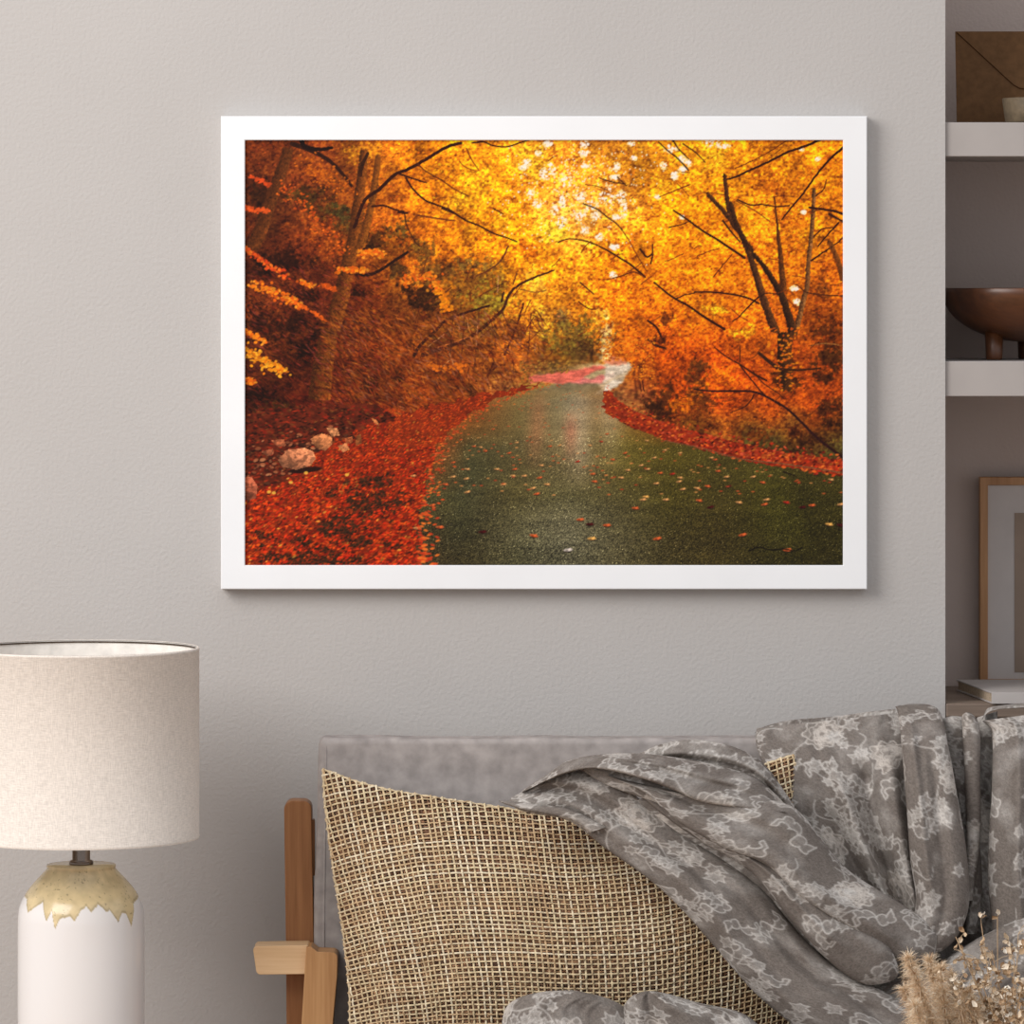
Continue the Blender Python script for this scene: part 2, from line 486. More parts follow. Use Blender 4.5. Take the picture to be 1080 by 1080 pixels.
# broad mottling
f1 = fbm(X / 26, Y / 26, 20, 3)
lum = 0.62 + 0.85 * f1
lum = np.where(Mfol, lum, 0.9 + 0.2 * f1)
img *= lum[..., None]
img[..., 1] *= np.where(Mfol, .94, 1.0)
def ell(cx, cy, rx, ry, col, a=0.8, rag=0.5, only=None):
    r = np.sqrt(((X - cx) / rx) ** 2 + ((Y - cy) / ry) ** 2) + (fbm(X / 3.2, Y / 3.2, int(cx) % 17 + 30, 3) - .5) * 4.2 * rag + (vnoise(X / 11, Y / 11, 33) - .5) * .8
    m = np.clip((1.05 - r) * 1.6, 0, 1) * a
    if only is not None: m = m * only
    img[:] = img * (1 - m[..., None]) + np.array(col) * m[..., None]
for e in [(330,205,26,10,(60,42,14)),(345,225,20,10,(70,48,16)),(362,232,20,14,(62,52,22)),(395,255,12,12,(60,34,12)),(300,275,38,10,(36,14,6)),(278,205,22,12,(45,22,8)),
          (285,285,22,7,(24,9,4)),(322,312,14,8,(24,10,4)),(300,345,36,16,(34,14,6)),(322,372,14,16,(18,7,4)),(275,345,18,22,(36,14,6)),(270,415,24,9,(22,9,5)),(300,432,30,10,(60,38,12)),
          (380,310,10,5,(28,12,4)),(386,262,10,5,(30,14,6)),(427,303,9,9,(30,14,6)),(447,315,16,16,(34,16,7)),(420,285,12,8,(60,40,18)),(447,265,14,16,(92,62,22)),(420,245,10,12,(72,56,24)),
          (500,300,40,24,(118,72,22)),(455,287,30,12,(96,60,22)),(505,280,18,10,(120,90,36)),(540,350,16,16,(92,46,14)),(520,318,24,20,(130,110,30)),(505,345,26,14,(130,84,30)),
          (390,405,10,8,(28,10,4)),(455,430,9,5,(40,14,6)),(440,440,8,4,(34,12,6)),(500,412,8,8,(50,22,8)),(418,398,8,5,(36,14,5)),(455,360,8,8,(80,50,20)),(460,390,12,8,(90,44,20)),
          (608,358,30,24,(104,82,28)),(600,345,16,12,(118,92,34)),(585,385,12,8,(84,60,26)),(592,332,10,8,(128,96,50)),(620,372,16,10,(92,62,24)),
          (703,338,8,8,(70,30,10)),(695,358,8,6,(60,22,8)),(740,385,14,8,(92,46,14)),(700,420,22,18,(64,32,10)),(695,435,14,12,(50,24,8)),(742,420,16,14,(84,42,12)),(735,395,14,24,(84,44,14)),
          (830,400,16,12,(48,24,8)),(828,385,12,20,(60,28,10)),(870,350,20,14,(74,34,10)),(875,378,18,10,(50,26,10)),(872,400,14,8,(48,24,10)),(870,430,22,10,(54,26,10)),(855,465,24,12,(54,26,10)),
          (840,455,10,8,(60,24,8)),(880,445,14,6,(40,20,8)),(868,305,8,14,(120,58,14)),(805,185,16,16,(176,90,10)),(820,200,14,12,(180,86,10)),
          (640,262,18,10,(170,96,12)),(560,262,14,10,(214,104,8)),(800,460,16,8,(110,48,10)),(750,450,18,6,(120,60,14))]:
    ell(*e)
for e in [(560,170,22,20,(255,205,40),.6),(575,240,16,16,(255,215,45),.7),(590,245,12,10,(255,220,50),.7),(570,335,12,16,(255,200,45),.7),(563,300,14,16,(255,205,60),.6),(635,330,12,12,(255,200,60),.6),
          (750,165,20,14,(255,190,30),.6),(700,200,20,12,(255,185,25),.5),(500,200,30,22,(255,190,25),.5),(520,240,26,16,(255,180,20),.5),(540,225,20,14,(255,190,25),.4),(785,350,14,8,(255,190,25),.6),(755,325,10,6,(255,200,30),.7),
          (480,215,18,12,(255,190,30),.4),(760,400,22,16,(240,120,8),.6),(720,425,14,9,(240,120,10),.6),(640,352,6,22,(240,205,120),.8),(638,375,7,7,(245,220,150),.7),(860,250,14,12,(255,170,15),.4),
          (330,240,30,12,(190,86,16),.35),(345,255,20,18,(208,98,16),.4),(385,340,18,14,(170,86,20),.5),(395,390,18,14,(120,44,20),.4),(440,355,22,14,(164,84,18),.4),(380,160,20,12,(225,150,22),.45)]:
    ell(*e)
tex = (fbm(X / 2.6, Y / 2.2, 120, 3) - .5) * 1.25 + (fbm(X / 9, Y / 7, 124, 2) - .5) * .55
tex = np.where(Mfol, tex, tex * .5)
tex = np.clip(1 + tex, .42, 1.5)
base = img.copy()
img = img * tex[..., None] ** np.array([.9, 1.25, 1.1])

def blob(cx, cy, rx, ry, col, a=1.0, ang=0.0):
    px = (cx - PX0) * S; py = (cy - PY0) * S; rx *= S; ry *= S
    R = max(rx, ry) + 1.2
    x0 = max(int(px - R), 0); x1 = min(int(px + R) + 2, W); y0 = max(int(py - R), 0); y1 = min(int(py + R) + 2, H_)
    if x0 >= x1 or y0 >= y1: return
    dx = xx[y0:y1, x0:x1] - px; dy = yy[y0:y1, x0:x1] - py
    c, s = math.cos(ang), math.sin(ang)
    u = (dx * c + dy * s) / rx; v = (-dx * s + dy * c) / ry
    r = np.sqrt(u * u + v * v)
    m = np.clip((1 - r) * min(rx, ry) + 0.5, 0, 1)[..., None] * a
    img[y0:y1, x0:x1] = img[y0:y1, x0:x1] * (1 - m) + np.asarray(col, float) * m

def at(A, x, y):
    return A[min(max(int((y - PY0) * S), 0), H_ - 1), min(max(int((x - PX0) * S), 0), W - 1)]

def leafcol(b):
    k = random.random()
    f = 0.72 + 0.55 * random.random() ** 0.8
    c = b * f
    if k < 0.07: c = c * 0.55
    elif k > 0.9: c = c * 1.2 + np.array([22, 12, 4])
    c = c * np.array([1, 0.84 + 0.22 * random.random(), 0.8 + .3 * random.random()])
    return np.minimum(c, 255)
def foliage(n, smin, smax, alpha=0.85):
    for _ in range(n):
        x = random.uniform(PX0, PX1); y = random.uniform(PY0, 500)
        if not at(Mfol, x, y): continue
        r = random.uniform(smin, smax)
        blob(x, y, r, r * random.uniform(.45, .9), leafcol(at(base, x, y)), alpha, random.uniform(-.9, .9))
foliage(15000, .7, 1.7, .72)
# sky showing through
sky = [(580,180,6,8),(617,152,4,4),(616,162,5,3),(617,175,4,2),(597,192,5,6),(640,205,7,9),(655,208,5,6),(658,220,3,8),(612,207,5,5),(622,217,7,5),(611,227,6,4),(593,213,3,6),(592,235,5,6),(617,243,5,3),(650,176,3,4),
       (707,157,6,4),(718,168,4,3),(720,179,4,3),(711,185,3,4),(668,167,2.5,2),(648,187,4,2),(555,172,4,3),(552,177,4,2),(573,184,4,5),(567,215,4,4),(560,205,3,4),(666,152,3,1.5),(700,175,3,3),(650,229,4,2),(632,250,3,3),(648,260,4,3),(646,290,3,3),
       (750,150,8,5),(762,154,6,2),(578,152,4,3),(567,162,3,2),(725,172,3,3),(693,208,2,2),(585,222,3,5),(628,228,4,4),(840,318,3,3),(838,304,4,2),(845,158,2,1),(862,168,2,1.5),(719,229,2,1.5),(847,224,2,1.5)]
for cx, cy, rx, ry in sky:
    for k in range(26):
        a = random.uniform(0, 2 * PI); q = random.random() ** .5
        blob(cx + rx * 1.25 * q * math.cos(a), cy + ry * 1.25 * q * math.sin(a), random.uniform(.6, 1.8), random.uniform(.6, 1.6), (255, 252, 232) if q < .8 else (255, 232, 150), .9)
for k in range(420):
    x = random.gauss(612, 40); y = random.gauss(195, 34)
    if y > 152: blob(x, y, .8, .8, (255, 245, 205), .8)
foliage(6000, .5, 1.1)

def path(pts, w0, w1, col, jit=0.5, n=None):
    L = sum(math.dist(a[:2], b[:2]) for a, b in zip(pts, pts[1:]))
    n = n or max(int(L * 1.7), 4)
    c = catmull(pts, n)
    ph = random.random() * 50
    for i, (x, y) in enumerate(c[:, :2]):
        t = i / (n - 1); ww = w0 + (w1 - w0) * t
        j = (mnoise.noise(Vector((ph + i * 0.12, 0, 0)))) * jit
        f = 0.8 + 0.45 * random.random()
        blob(x + j, y + j * .6, max(ww / 2, .45), max(ww / 2, .45), np.array(col) * f, 0.92)
def trunk(pts, w0, w1, cold, coll, n=None):
    """thick trunk with a lighter side and bark flecks"""
    L = sum(math.dist(a[:2], b[:2]) for a, b in zip(pts, pts[1:]))
    n = int(L * 1.5); c = catmull(pts, n)
    for i, (x, y) in enumerate(c[:, :2]):
        t = i / (n - 1); ww = w0 + (w1 - w0) * t
        for k in range(int(ww * 0.9) + 2):
            q = random.uniform(-.5, .5)
            cc = np.array(cold) * (1 - (q + .5)) + np.array(coll) * (q + .5)
            blob(x + q * ww, y + random.uniform(-1, 1), random.uniform(.6, 1.4), random.uniform(1, 2.2), cc * random.uniform(.65, 1.3), .85, random.uniform(-.4, .4))
DK = (48, 18, 10)
trunk([(304,158),(298,178),(290,200),(281,225),(272,250),(265,262)], 10, 15, (70,34,12), (108,56,20))
trunk([(384,160),(382,185),(378,215),(374,250),(366,285),(358,320),(347,355),(341,385),(337,420)], 7, 22, (72,36,12), (150,80,22))
trunk([(399,165),(396,190),(390,225),(380,260)], 4, 8, (96,50,16), (150,84,22))
path([(308,152),(325,158),(345,168),(360,182),(372,198)], 4.5, 3, (45, 20, 10))
path([(318,148),(322,155),(338,158),(350,156)], 5, 3, (28, 12, 8))
path([(486,151),(470,156),(450,168),(432,178),(416,185),(400,200),(386,210),(379,225),(374,240)], 3, 3.4, DK)
path([(388,162),(382,175),(380,185)], 3, 4, (52, 24, 10))
path([(392,218),(405,217),(416,221),(426,223)], 2, 1.6, DK)
path([(426,224),(430,240),(438,255),(443,260)], 1.2, .9, DK)
path([(422,184),(440,190),(450,193)], 2, 1.2, DK); path([(428,188),(436,200),(448,211),(460,216),(475,222),(490,232),(505,238),(520,246),(535,251),(545,255)], 2.0, 1.4, DK)
path([(466,220),(480,226),(492,233)], 1.6, 1.2, DK)
path([(440,172),(448,180),(465,190),(480,200),(494,207)], 1.4, 1, (90, 36, 12))
path([(440,227),(452,229),(464,231),(480,233)], 2, 1.2, (110, 50, 18))
path([(498,151),(510,150),(520,154),(535,155),(548,151),(558,148)], 1.6, 1.2, DK)
path([(492,157),(497,168),(505,180)], 1.2, 1, (110, 40, 10)); path([(484,170),(490,176),(500,180)], 1, .8, (120, 46, 10))
path([(520,220),(531,226)], 1.3, 1, DK)
path([(430,225),(420,224)], 2, 2, DK)
path([(376,290),(392,289),(404,283),(416,275),(430,266)], 3.2, 2.6, (38, 16, 10))
path([(536,260),(528,275),(515,285),(502,291)], 1.6, 1, (96, 44, 22))
path([(584,285),(560,294),(545,302),(536,312),(531,325),(520,336),(506,348),(492,357),(478,363),(462,368),(446,374)], 1.6, 4.5, (66, 30, 16))
path([(516,322),(500,327),(484,332),(470,338),(458,350),(444,363),(436,376)], 2, 3.2, (52, 22, 14))
path([(462,366),(478,361),(494,355)], 1.2, 1, (200, 110, 50))
path([(552,320),(546,340),(540,356),(532,374)], 1.8, 1.8, (72, 26, 14))
path([(529,318),(531,308)], 2, 1.5, (50, 24, 18)); path([(545,288),(541,300)], 1.4, 1, (90, 45, 20))
path([(548,305),(565,308),(576,306)], 1, .8, (120, 70, 30))
path([(520,383),(514,398)], 2, 2, (70, 24, 12)); path([(525,385),(514,395)], 1.6, 1, (70, 24, 12))
for x0 in (505, 490, 478, 560): path([(x0, 330), (x0 - 2, 360), (x0 - 5, 390)], 1, 1, (80, 36, 18))
# right side branches
path([(588,256),(600,252),(620,255),(640,264),(655,273),(666,280),(680,292)], 1, 2.2, DK)
path([(680,292),(668,287),(655,291),(640,295)], 1.6, 1, (100, 40, 10))
path([(615,215),(630,221),(640,229),(650,236),(656,243)], 1.4, 1.2, (60, 34, 20)); path([(656,243),(664,255),(672,270),(682,286)], 1, 1, (110, 42, 10))
path([(727,195),(712,201),(695,208)], 1.2, 1, (110, 44, 10)); path([(694,150),(705,160),(715,168),(726,180)], 1.2, 1.6, DK)
path([(709,148),(716,158),(726,168)], 1.5, 1, DK); path([(720,152),(733,161),(744,172)], 1.4, 1, DK)
path([(632,188),(645,192),(658,194)], 1.3, 1.3, (80, 40, 14)); path([(651,187),(660,196)], 1.3, 1, DK)
path([(710,222),(725,232),(740,243),(755,252),(770,262),(785,272)], 1.6, 2.6, DK)
path([(675,263),(682,271),(688,268),(686,278)], 2.2, 1.6, (60, 24, 8)); path([(688,258),(688,272)], 1.8, 1.6, (80, 36, 10))
path([(705,240),(718,237),(728,233)], 1.2, 1, DK)
path([(866,147),(850,154),(830,161),(810,171),(790,180),(775,187),(763,190)], 2.6, 1.8, DK)
path([(830,148),(815,158),(795,169),(775,178)], 1, .8, (90, 34, 8))
path([(889,156),(878,165),(866,178),(856,191),(846,205),(835,218),(824,232)], 2.4, 1.4, DK)
trunk([(764,185),(766,205),(769,225),(775,240)], 2, 4, (60,30,14), (90,50,20))
trunk([(746,205),(762,222),(776,240),(786,258),(794,280),(800,300),(808,325),(818,350)], 1.6, 8, (56,28,14), (112,66,28))
trunk([(770,215),(776,235),(784,252),(792,264)], 3, 4, (50,24,12), (84,50,22))
path([(762,233),(772,246),(780,255)], 2, 1.5, DK)
trunk([(794,268),(806,282),(815,296),(824,312),(831,332),(836,352)], 2.5, 8, (40,20,10), (80,48,22))
trunk([(820,245),(822,262),(824,285),(826,305)], 2, 5, (70,34,12), (120,66,20)); path([(816,208),(818,225),(820,245)], 1.8, 2.4, (90, 42, 12))
trunk([(858,200),(857,225),(855,250),(852,278),(851,300),(846,320),(840,345)], 2, 4, (70,40,20), (160,104,50))
path([(778,211),(790,216),(805,216),(818,218),(832,217)], 1.6, 1.2, DK); path([(776,212),(795,222),(812,234)], 1, 1, (100, 44, 12))
path([(853,219),(868,221),(880,223),(889,226)], 2.2, 2.4, DK); path([(874,226),(889,234)], 3, 1.6, (60, 28, 12))
path([(884,235),(872,248),(862,260)], 1.8, 1.2, DK); path([(855,275),(865,268),(880,258),(889,250)], 1.8, 1, DK)
path([(858,250),(866,242),(878,240)], 1.3, 1, DK); path([(860,207),(868,200),(871,190)], 1.3, 1, DK)
trunk([(874,255),(882,272),(889,295)], 3, 5, (100,50,16), (140,80,24))
path([(732,308),(750,308),(770,310),(788,314),(800,320)], 1.4, 2, DK); path([(800,313),(790,322),(780,333),(772,339)], 1.6, 1, DK)
path([(820,310),(808,309),(802,313)], 1.2, 1, DK); path([(840,300),(850,308),(868,311),(889,312)], 1, 1.4, (70, 30, 10))
path([(690,298),(702,308),(712,315),(725,322),(738,331),(752,340),(764,347)], 1.8, 2.6, DK)
path([(712,315),(722,311),(732,309)], 1.2, 1, DK)
path([(753,366),(766,376),(780,384),(795,394),(808,401)], 1.2, 2.2, (60, 24, 10)); path([(800,372),(812,382),(822,389)], 3.2, 4, (54, 28, 16))
path([(732,410),(750,412),(775,412),(795,413),(812,420),(830,431),(846,446),(860,460),(875,472),(889,482)], 1.6, 2.8, (44, 18, 16))
path([(780,385),(792,400),(805,415),(822,427)], 1.4, 1.4, (50, 20, 12)); path([(794,392),(805,404),(820,414),(826,420)], 1.2, 1, (60, 26, 12))
path([(795,416),(787,427),(770,435)], 1.4, .8, (60, 24, 12)); path([(780,365),(780,382)], 1, 1, (60, 26, 12))
trunk([(828,352),(827,375),(829,395),(828,410)], 15, 10, (44,24,10), (92,50,18))
for _ in range(120): blob(random.gauss(827, 8), random.uniform(345, 412), random.uniform(.8, 2.2), random.uniform(.6, 1.3), random.choice([(230,110,16),(206,84,12),(240,140,20)]), .9, random.uniform(-.5, .5))
path([(822,389),(840,390),(865,388)], 2.4, 1.6, (56, 28, 12)); path([(889,364),(870,362),(855,364)], 1.4, 1, (140, 90, 40))
path([(612,298),(620,305),(626,310)], 1.6, 1.2, (70, 26, 12)); path([(683,338),(692,345),(697,355)], 2.2, 2.4, (58, 22, 10)); path([(684,358),(692,364),(702,367)], 3, 2, (58, 22, 10))
path([(610,318),(620,325),(628,326)], 1.4, 1, (80, 30, 10)); path([(578,170),(585,165)], 1, 1, (120, 50, 10))
for x0 in (668, 673, 676): path([(x0, 382), (x0 + 1, 398), (x0 + 3, 412)], 1.8, 1.4, (80, 30, 14))
path([(735,270),(745,266),(758,262)], 1, .7, (110, 46, 12)); path([(752,292),(760,282),(772,268)], 1.1, .8, (70, 28, 10))
for k in range(46):   # fine twigs
    x = random.uniform(560, 885); y = random.uniform(160, 450); a = random.uniform(-.9, .9); L = random.uniform(8, 26)
    path([(x, y), (x + L * .5 * math.cos(a), y + L * .5 * math.sin(a) + random.uniform(-2, 2)), (x + L * math.cos(a), y + L * math.sin(a))], .9, .7, (110, 48, 12))
for k in range(30):
    x = random.uniform(430, 575); y = random.uniform(290, 400); a = random.uniform(-2, -.4); L = random.uniform(8, 26)
    path([(x, y), (x + L * math.cos(a), y + L * math.sin(a))], .9, .7, (190, 130, 80) if k % 3 == 0 else (90, 36, 14))
base = img.copy()
foliage(5000, .6, 1.2, .8)
# bank strokes: dry grass and roots running down to the road
for _ in range(2600):
    x = random.uniform(340, 575); y = random.uniform(330, 445)
    if not at(Mfol, x, y): continue
    c = random.choice([(190,92,22),(150,60,14),(70,28,10),(214,120,40),(110,34,14),(168,100,70),(140,76,16)])
    L = random.uniform(1.5, 4.5); blob(x, y, L, .6, np.array(c) * random.uniform(.6, 1.15), .7, random.uniform(.1, 1.3))
for _ in range(1900):
    x = random.uniform(258, 400); y = random.uniform(280, 440)
    c = random.choice([(120,30,14),(80,22,10),(150,44,14),(50,18,8),(34,12,6),(140,60,20),(170,70,60)])
    blob(x, y, random.uniform(1.2, 3.5), .6, np.array(c) * random.uniform(.5, 1.1), .55, random.uniform(.2, .9))
# bright leaf sprays on the left
def spray(pts, n, spread, cols, r=(1.1, 2.4)):
    c = catmull(pts, 200)
    for _ in range(n):
        x, y = c[random.randrange(200)][:2]
        blob(x + random.gauss(0, spread), y + random.gauss(0, spread * .7), random.uniform(*r), random.uniform(r[0] * .7, r[1] * .7), np.array(random.choice(cols)) * random.uniform(.8, 1.1), .95, random.uniform(-.6, .9))
OR = [(250,140,20),(240,110,12),(255,160,40),(225,95,15)]
spray([(268,300),(285,306),(300,313),(318,322)], 150, 3.6, OR); spray([(318,322),(330,328),(340,336)], 26, 1.4, [(235,100,20)])
spray([(258,368),(270,376),(284,384),(298,390)], 160, 4.2, [(255,160,20),(250,175,40),(240,130,12)]); spray([(258,348),(268,354),(280,361)], 50, 2.2, OR); spray([(258,398),(268,404)], 30, 2, OR)
spray([(258,262),(275,272),(290,285),(305,292)], 80, 2.4, [(235,85,20),(245,120,30),(210,66,18)]); spray([(258,218),(270,222),(285,221)], 50, 2.2, [(240,95,30),(225,80,20)])
spray([(264,186),(274,190),(283,195)], 26, 1.6, [(230,80,25)]); spray([(355,286),(372,284),(386,286)], 70, 2.2, OR); spray([(382,266),(396,266),(404,270)], 70, 2.8, OR)
spray([(316,297),(330,301)], 30, 1.6, OR); spray([(340,300),(352,305)], 30, 1.6, [(225,90,15)])
spray([(300,200),(325,225),(350,250),(362,270)], 130, 6, [(215,90,18),(190,70,14),(235,110,24)], (.9, 1.8))
spray([(320,170),(345,188),(368,205)], 200, 7, [(200,98,16),(215,110,20),(170,74,14)], (.9, 1.7)); spray([(460,300),(468,315),(472,328)], 80, 3, [(250,150,15),(240,130,12)])
spray([(425,300),(450,290),(462,305)], 70, 5, OR)
spray([(455,385),(475,388),(490,386)], 40, 2.5, [(220,110,20)])
# far road, verges
def fillpoly(pts, col, a=1.0, nz=.12, wobs=.5):
    wb = (vnoise(X / 3, Y / 2, 61) - .5) * 4 * wobs
    m = poly_mask(pts, X + wb, Y + wb)[..., None] * a
    n = (1 + (vnoise(X * .9, Y * 1.4, 62) - .5) * 2 * nz)[..., None]
    img[:] = img * (1 - m) + np.array(col, float) * n * m
fillpoly([(560,404),(560,396),(600,392),(630,384),(665,382),(668,388),(655,404),(640,416),(632,424),(600,424),(575,410)], (196, 176, 140), 1, .12)
fillpoly([(558,406),(558,396),(585,393),(610,389),(632,385),(640,388),(620,396),(612,402),(600,405)], (226, 106, 84), .95, .15)
fillpoly([(600,404),(615,398),(632,396),(650,392),(648,398),(632,404),(610,406)], (236, 120, 112), .8, .1)
fillpoly([(615,398),(628,391),(645,388),(640,394),(622,400)], (176, 160, 110), .9, .1)
fillpoly([(640,386),(666,384),(664,390),(648,398),(636,404)], (226, 212, 184), .9, .08)
fillpoly([(572,406),(590,404),(630,404),(634,410),(632,424),(600,424),(575,416),(555,413)], (122, 112, 80), .95, .12)
fillpoly([(634,424),(624,420),(636,408),(650,400),(656,402),(644,412)], (224, 214, 190), .85, .2)
fillpoly([(636,382),(645,376),(658,378),(662,384),(645,385)], (232, 146, 112), .8, .15)
fillpoly([(590,391),(615,384),(632,382),(634,384),(615,389)], (196, 168, 108), .7, .15)
fillpoly([(566,392),(600,386),(615,387),(600,391),(566,396)], (130, 100, 56), .7, .2)
fillpoly([(545,410),(572,402),(585,405),(565,410),(545,416)], (170, 140, 44), .7, .3, 1)
i0, i1, j0, j1 = [int(q) for q in ((374 - PY0) * S, (428 - PY0) * S, (548 - PX0) * S, (676 - PX0) * S)]
for _ in range(3):
    sub = img[i0 - 1:i1 + 1, j0 - 1:j1 + 1]
    img[i0:i1, j0:j1] = (sub[:-2, 1:-1] + sub[2:, 1:-1] + sub[1:-1, :-2] + sub[1:-1, 2:] + sub[1:-1, 1:-1] * 2) / 6
img[i0:i1, j0:j1] *= (1 + (rng.random((i1 - i0, j1 - j0)) - .5) * .14 + (fbm(X[i0:i1, j0:j1] / 5, Y[i0:i1, j0:j1] / 1.6, 65, 2) - .5) * .5)[..., None]
for _ in range(500):
    x = random.uniform(636, 690); y = random.uniform(355, 404) 
    if y > 404 - abs(x - 640) * .1 or (x < 664 and y > 380): continue
    blob(x, y, random.uniform(.7, 1.5), random.uniform(.5, 1), random.choice([(235,130,24),(214,100,16),(245,150,30),(160,70,14)]), .85, random.uniform(-.6, .6))
for _ in range(500):
    x = random.uniform(548, 600); y = random.uniform(380, 412)
    if y > 393 and x > 562: continue
    blob(x, y, random.uniform(.7, 1.4), random.uniform(.5, 1), random.choice([(170,110,40),(120,80,30),(190,140,50),(90,60,26)]), .7, random.uniform(-.6, .6))
# asphalt
rb = field(grid, X, Y)
for cx_, wd, col, a, y0, y1 in ((612, 13, (176,160,126), .55, 400, 520), (645, 14, (168,152,112), .65, 405, 500), (565, 9, (176,110,72), .42, 405, 500), (602, 7, (196,96,72), .42, 430, 490),
                         (660, 22, (120,112,40), .30, 440, 520), (590, 60, (120,116,90), .35, 520, 600), (500, 22, (60,64,40), .4, 470, 600), (800, 30, (84,84,26), .35, 480, 590), (830, 10, (44,40,16), .4, 500, 600), (520,30,(100,96,66),.45,415,450)):
    m = np.exp(-((X - cx_ - (Y - 470) * (cx_ - 610) * .0016) / wd) ** 2) * np.clip((Y - y0) / 25, 0, 1) * np.clip((y1 - Y) / 40, 0, 1) * a
    rb = rb * (1 - m[..., None]) + np.array(col) * m[..., None]
near = np.clip((Y - 430) / 150, 0, 1)
sp = (rng.random(X.shape) - .5) * (.32 + .55 * near) + (vnoise(X / 1.6, Y / 1.0, 70) - .5) * .5 * near + (fbm(X / 40, Y / 8, 72, 3) - .5) * .35
rb = rb * (1 + sp)[..., None]
spk = (rng.random(X.shape) > .985) & (near > .2)
rb = np.where(spk[..., None], rb * 1.5 + 28, rb)
rmask = (Mroad & (Y > 404))
edge = np.clip((Y - 404) / 14, 0, 1)[..., None] * rmask[..., None]
img = img * (1 - edge) + rb * edge
# litter left
lb = np.array([128, 40, 14]) * (0.7 + .6 * fbm(X / 8, Y / 5, 80, 3))[..., None]
img = np.where(Mlit[..., None], lb, img)
img = np.where(Mlitr[..., None], np.array([150, 46, 18]) * (0.7 + .6 * fbm(X / 6, Y / 4, 84, 3))[..., None], img)
img = np.where(Mst[..., None], np.array([92, 34, 16]) * (0.5 + 1.0 * fbm(X / 6, Y / 4, 88, 3))[..., None], img)
dp = fbm(X / 24 + Y / 60, Y / 13, 90, 3)
dp2 = fbm(X / 6 + Y / 14, Y / 3.5, 93, 3)
def inpatch(x, y):
    e = min(math.hypot((x - 385) / 26, (y - 530) / 13), math.hypot((x - 355) / 20, (y - 553) / 9), math.hypot((x - 345) / 46, (y - 590) / 11), math.hypot((x - 378) / 24, (y - 572) / 8), math.hypot((x - 300) / 24, (y - 570) / 6), math.hypot((x - 400) / 14, (y - 508) / 6))
    return e
for _ in range(20000):
    x = random.uniform(256, 545); y = random.uniform(402, 600)
    if not (at(Mlit, x, y)): continue
    k = (y - 402) / 195.0
    e = inpatch(x, y) * .8 + (at(dp, x, y) - .5) * 2.0 + (at(dp2, x, y) - .5) * 2.6 + .12
    if e < .95 and random.random() < .93:
        c = (46, 30, 16); r = .9; 
        blob(x, y, 1.4, .9, np.array(c) * random.uniform(.6, 1.6), .8, -.4); continue
    c = random.choice([(230,56,14),(245,72,16),(200,38,10),(250,96,22),(160,32,12),(90,28,12),(214,80,26),(240,60,20),(120,40,18)])
    if y < 470 and x > 410: c = np.array(c) * .6 + np.array([225, 100, 24]) * .4
    if random.random() < .025: c = (250, 170, 60)
    r = .55 + 1.35 * k * random.uniform(.4, 1.2)
    blob(x, y, r * 1.3, r * .6, np.array(c) * random.uniform(.55, 1.1), .9, random.uniform(-1.0, .2))
for _ in range(4200):
    x = random.uniform(636, 890); y = random.uniform(404, 502)
    if not at(Mlitr, x, y) and not (at(Mfol, x, y) and at(Mlitr, x, y + 7) and random.random() < .5): continue
    c = random.choice([(226,74,24),(200,50,20),(240,104,34),(140,34,16),(90,24,14),(215,86,50),(232,120,40)])
    r = .6 + 1.2 * (y - 404) / 96 * random.uniform(.5, 1.2)
    blob(x, y, r * 1.3, r * .7, np.array(c) * random.uniform(.6, 1.1), .9, random.uniform(-.8, .8))
path([(700,464),(740,472),(780,483),(830,489),(889,498)], .9, 1.5, (120, 76, 46), 1.5)
for _ in range(1800):
    x = random.uniform(256, 425); y = random.uniform(428, 530)
    if not at(Mst, x, y): continue
    c = random.choice([(150,36,16),(110,28,14),(60,22,10),(190,56,22),(40,16,8),(130,72,30)])
    blob(x, y, random.uniform(1, 2.6), .8, np.array(c) * random.uniform(.6, 1.1), .85, random.uniform(-.5, .5))
# small stones and rubble among the leaves
for _ in range(260):
    x = random.gauss(318, 36); y = 486 - (x - 318) * .18 + random.gauss(0, 14)
    if not at(Mst, x, y): continue
    sz = random.uniform(.8, 3.2); c = np.array(random.choice([(176,104,64),(140,78,48),(90,50,30),(200,130,84),(60,30,18)]), float)
    blob(x, y + sz * .4, sz * 1.2, sz * .6, (34, 14, 8), .7); blob(x, y, sz, sz * .55, c, .85, random.uniform(-.6, .3))
# stones
def stone(pts, col):
    m = poly_mask(pts, X + wob * .08, Y + wob * .08)
    cx_ = sum(p[0] for p in pts) / len(pts); cy_ = sum(p[1] for p in pts) / len(pts)
    sh = 1 + .012 * (X - cx_) - .022 * (Y - cy_)
    n = np.where(fbm(X / 5 + Y / 9, Y / 4 - X / 11, 97, 2) > .52, 1.05, .80) * (0.65 + .62 * fbm(X / 2.4, Y / 1.8, 95, 4))
    img[:] = np.where(m[..., None], np.array(col) * (np.clip(sh, .55, 1.35) * n)[..., None], img)
blob(322, 495, 18, 3, (28, 12, 8), .9, -.1)
stone([(294,485),(303,474),(322,472),(331,476),(334,484),(328,491),(312,495),(298,492)], (206,130,86))
stone([(258,503),(266,502),(272,512),(271,525),(262,528),(258,526)], (168,90,60))
stone([(328,462),(340,457),(350,460),(351,468),(344,475),(334,472)], (205,128,76)); stone([(345,451),(356,451),(359,459),(350,460)], (222,148,92))
stone([(357,470),(366,467),(369,473),(362,477)], (205,130,78)); stone([(364,462),(372,460),(373,466),(366,468)], (190,100,54)); stone([(286,464),(300,463),(302,470),(294,471)], (186,104,64))
stone([(276,476),(288,473),(290,478),(282,481)], (150,84,54)); stone([(392,440),(398,443),(401,449),(396,447)], (216,130,70)); stone([(376,460),(381,457),(382,468),(376,470)], (160,90,44))
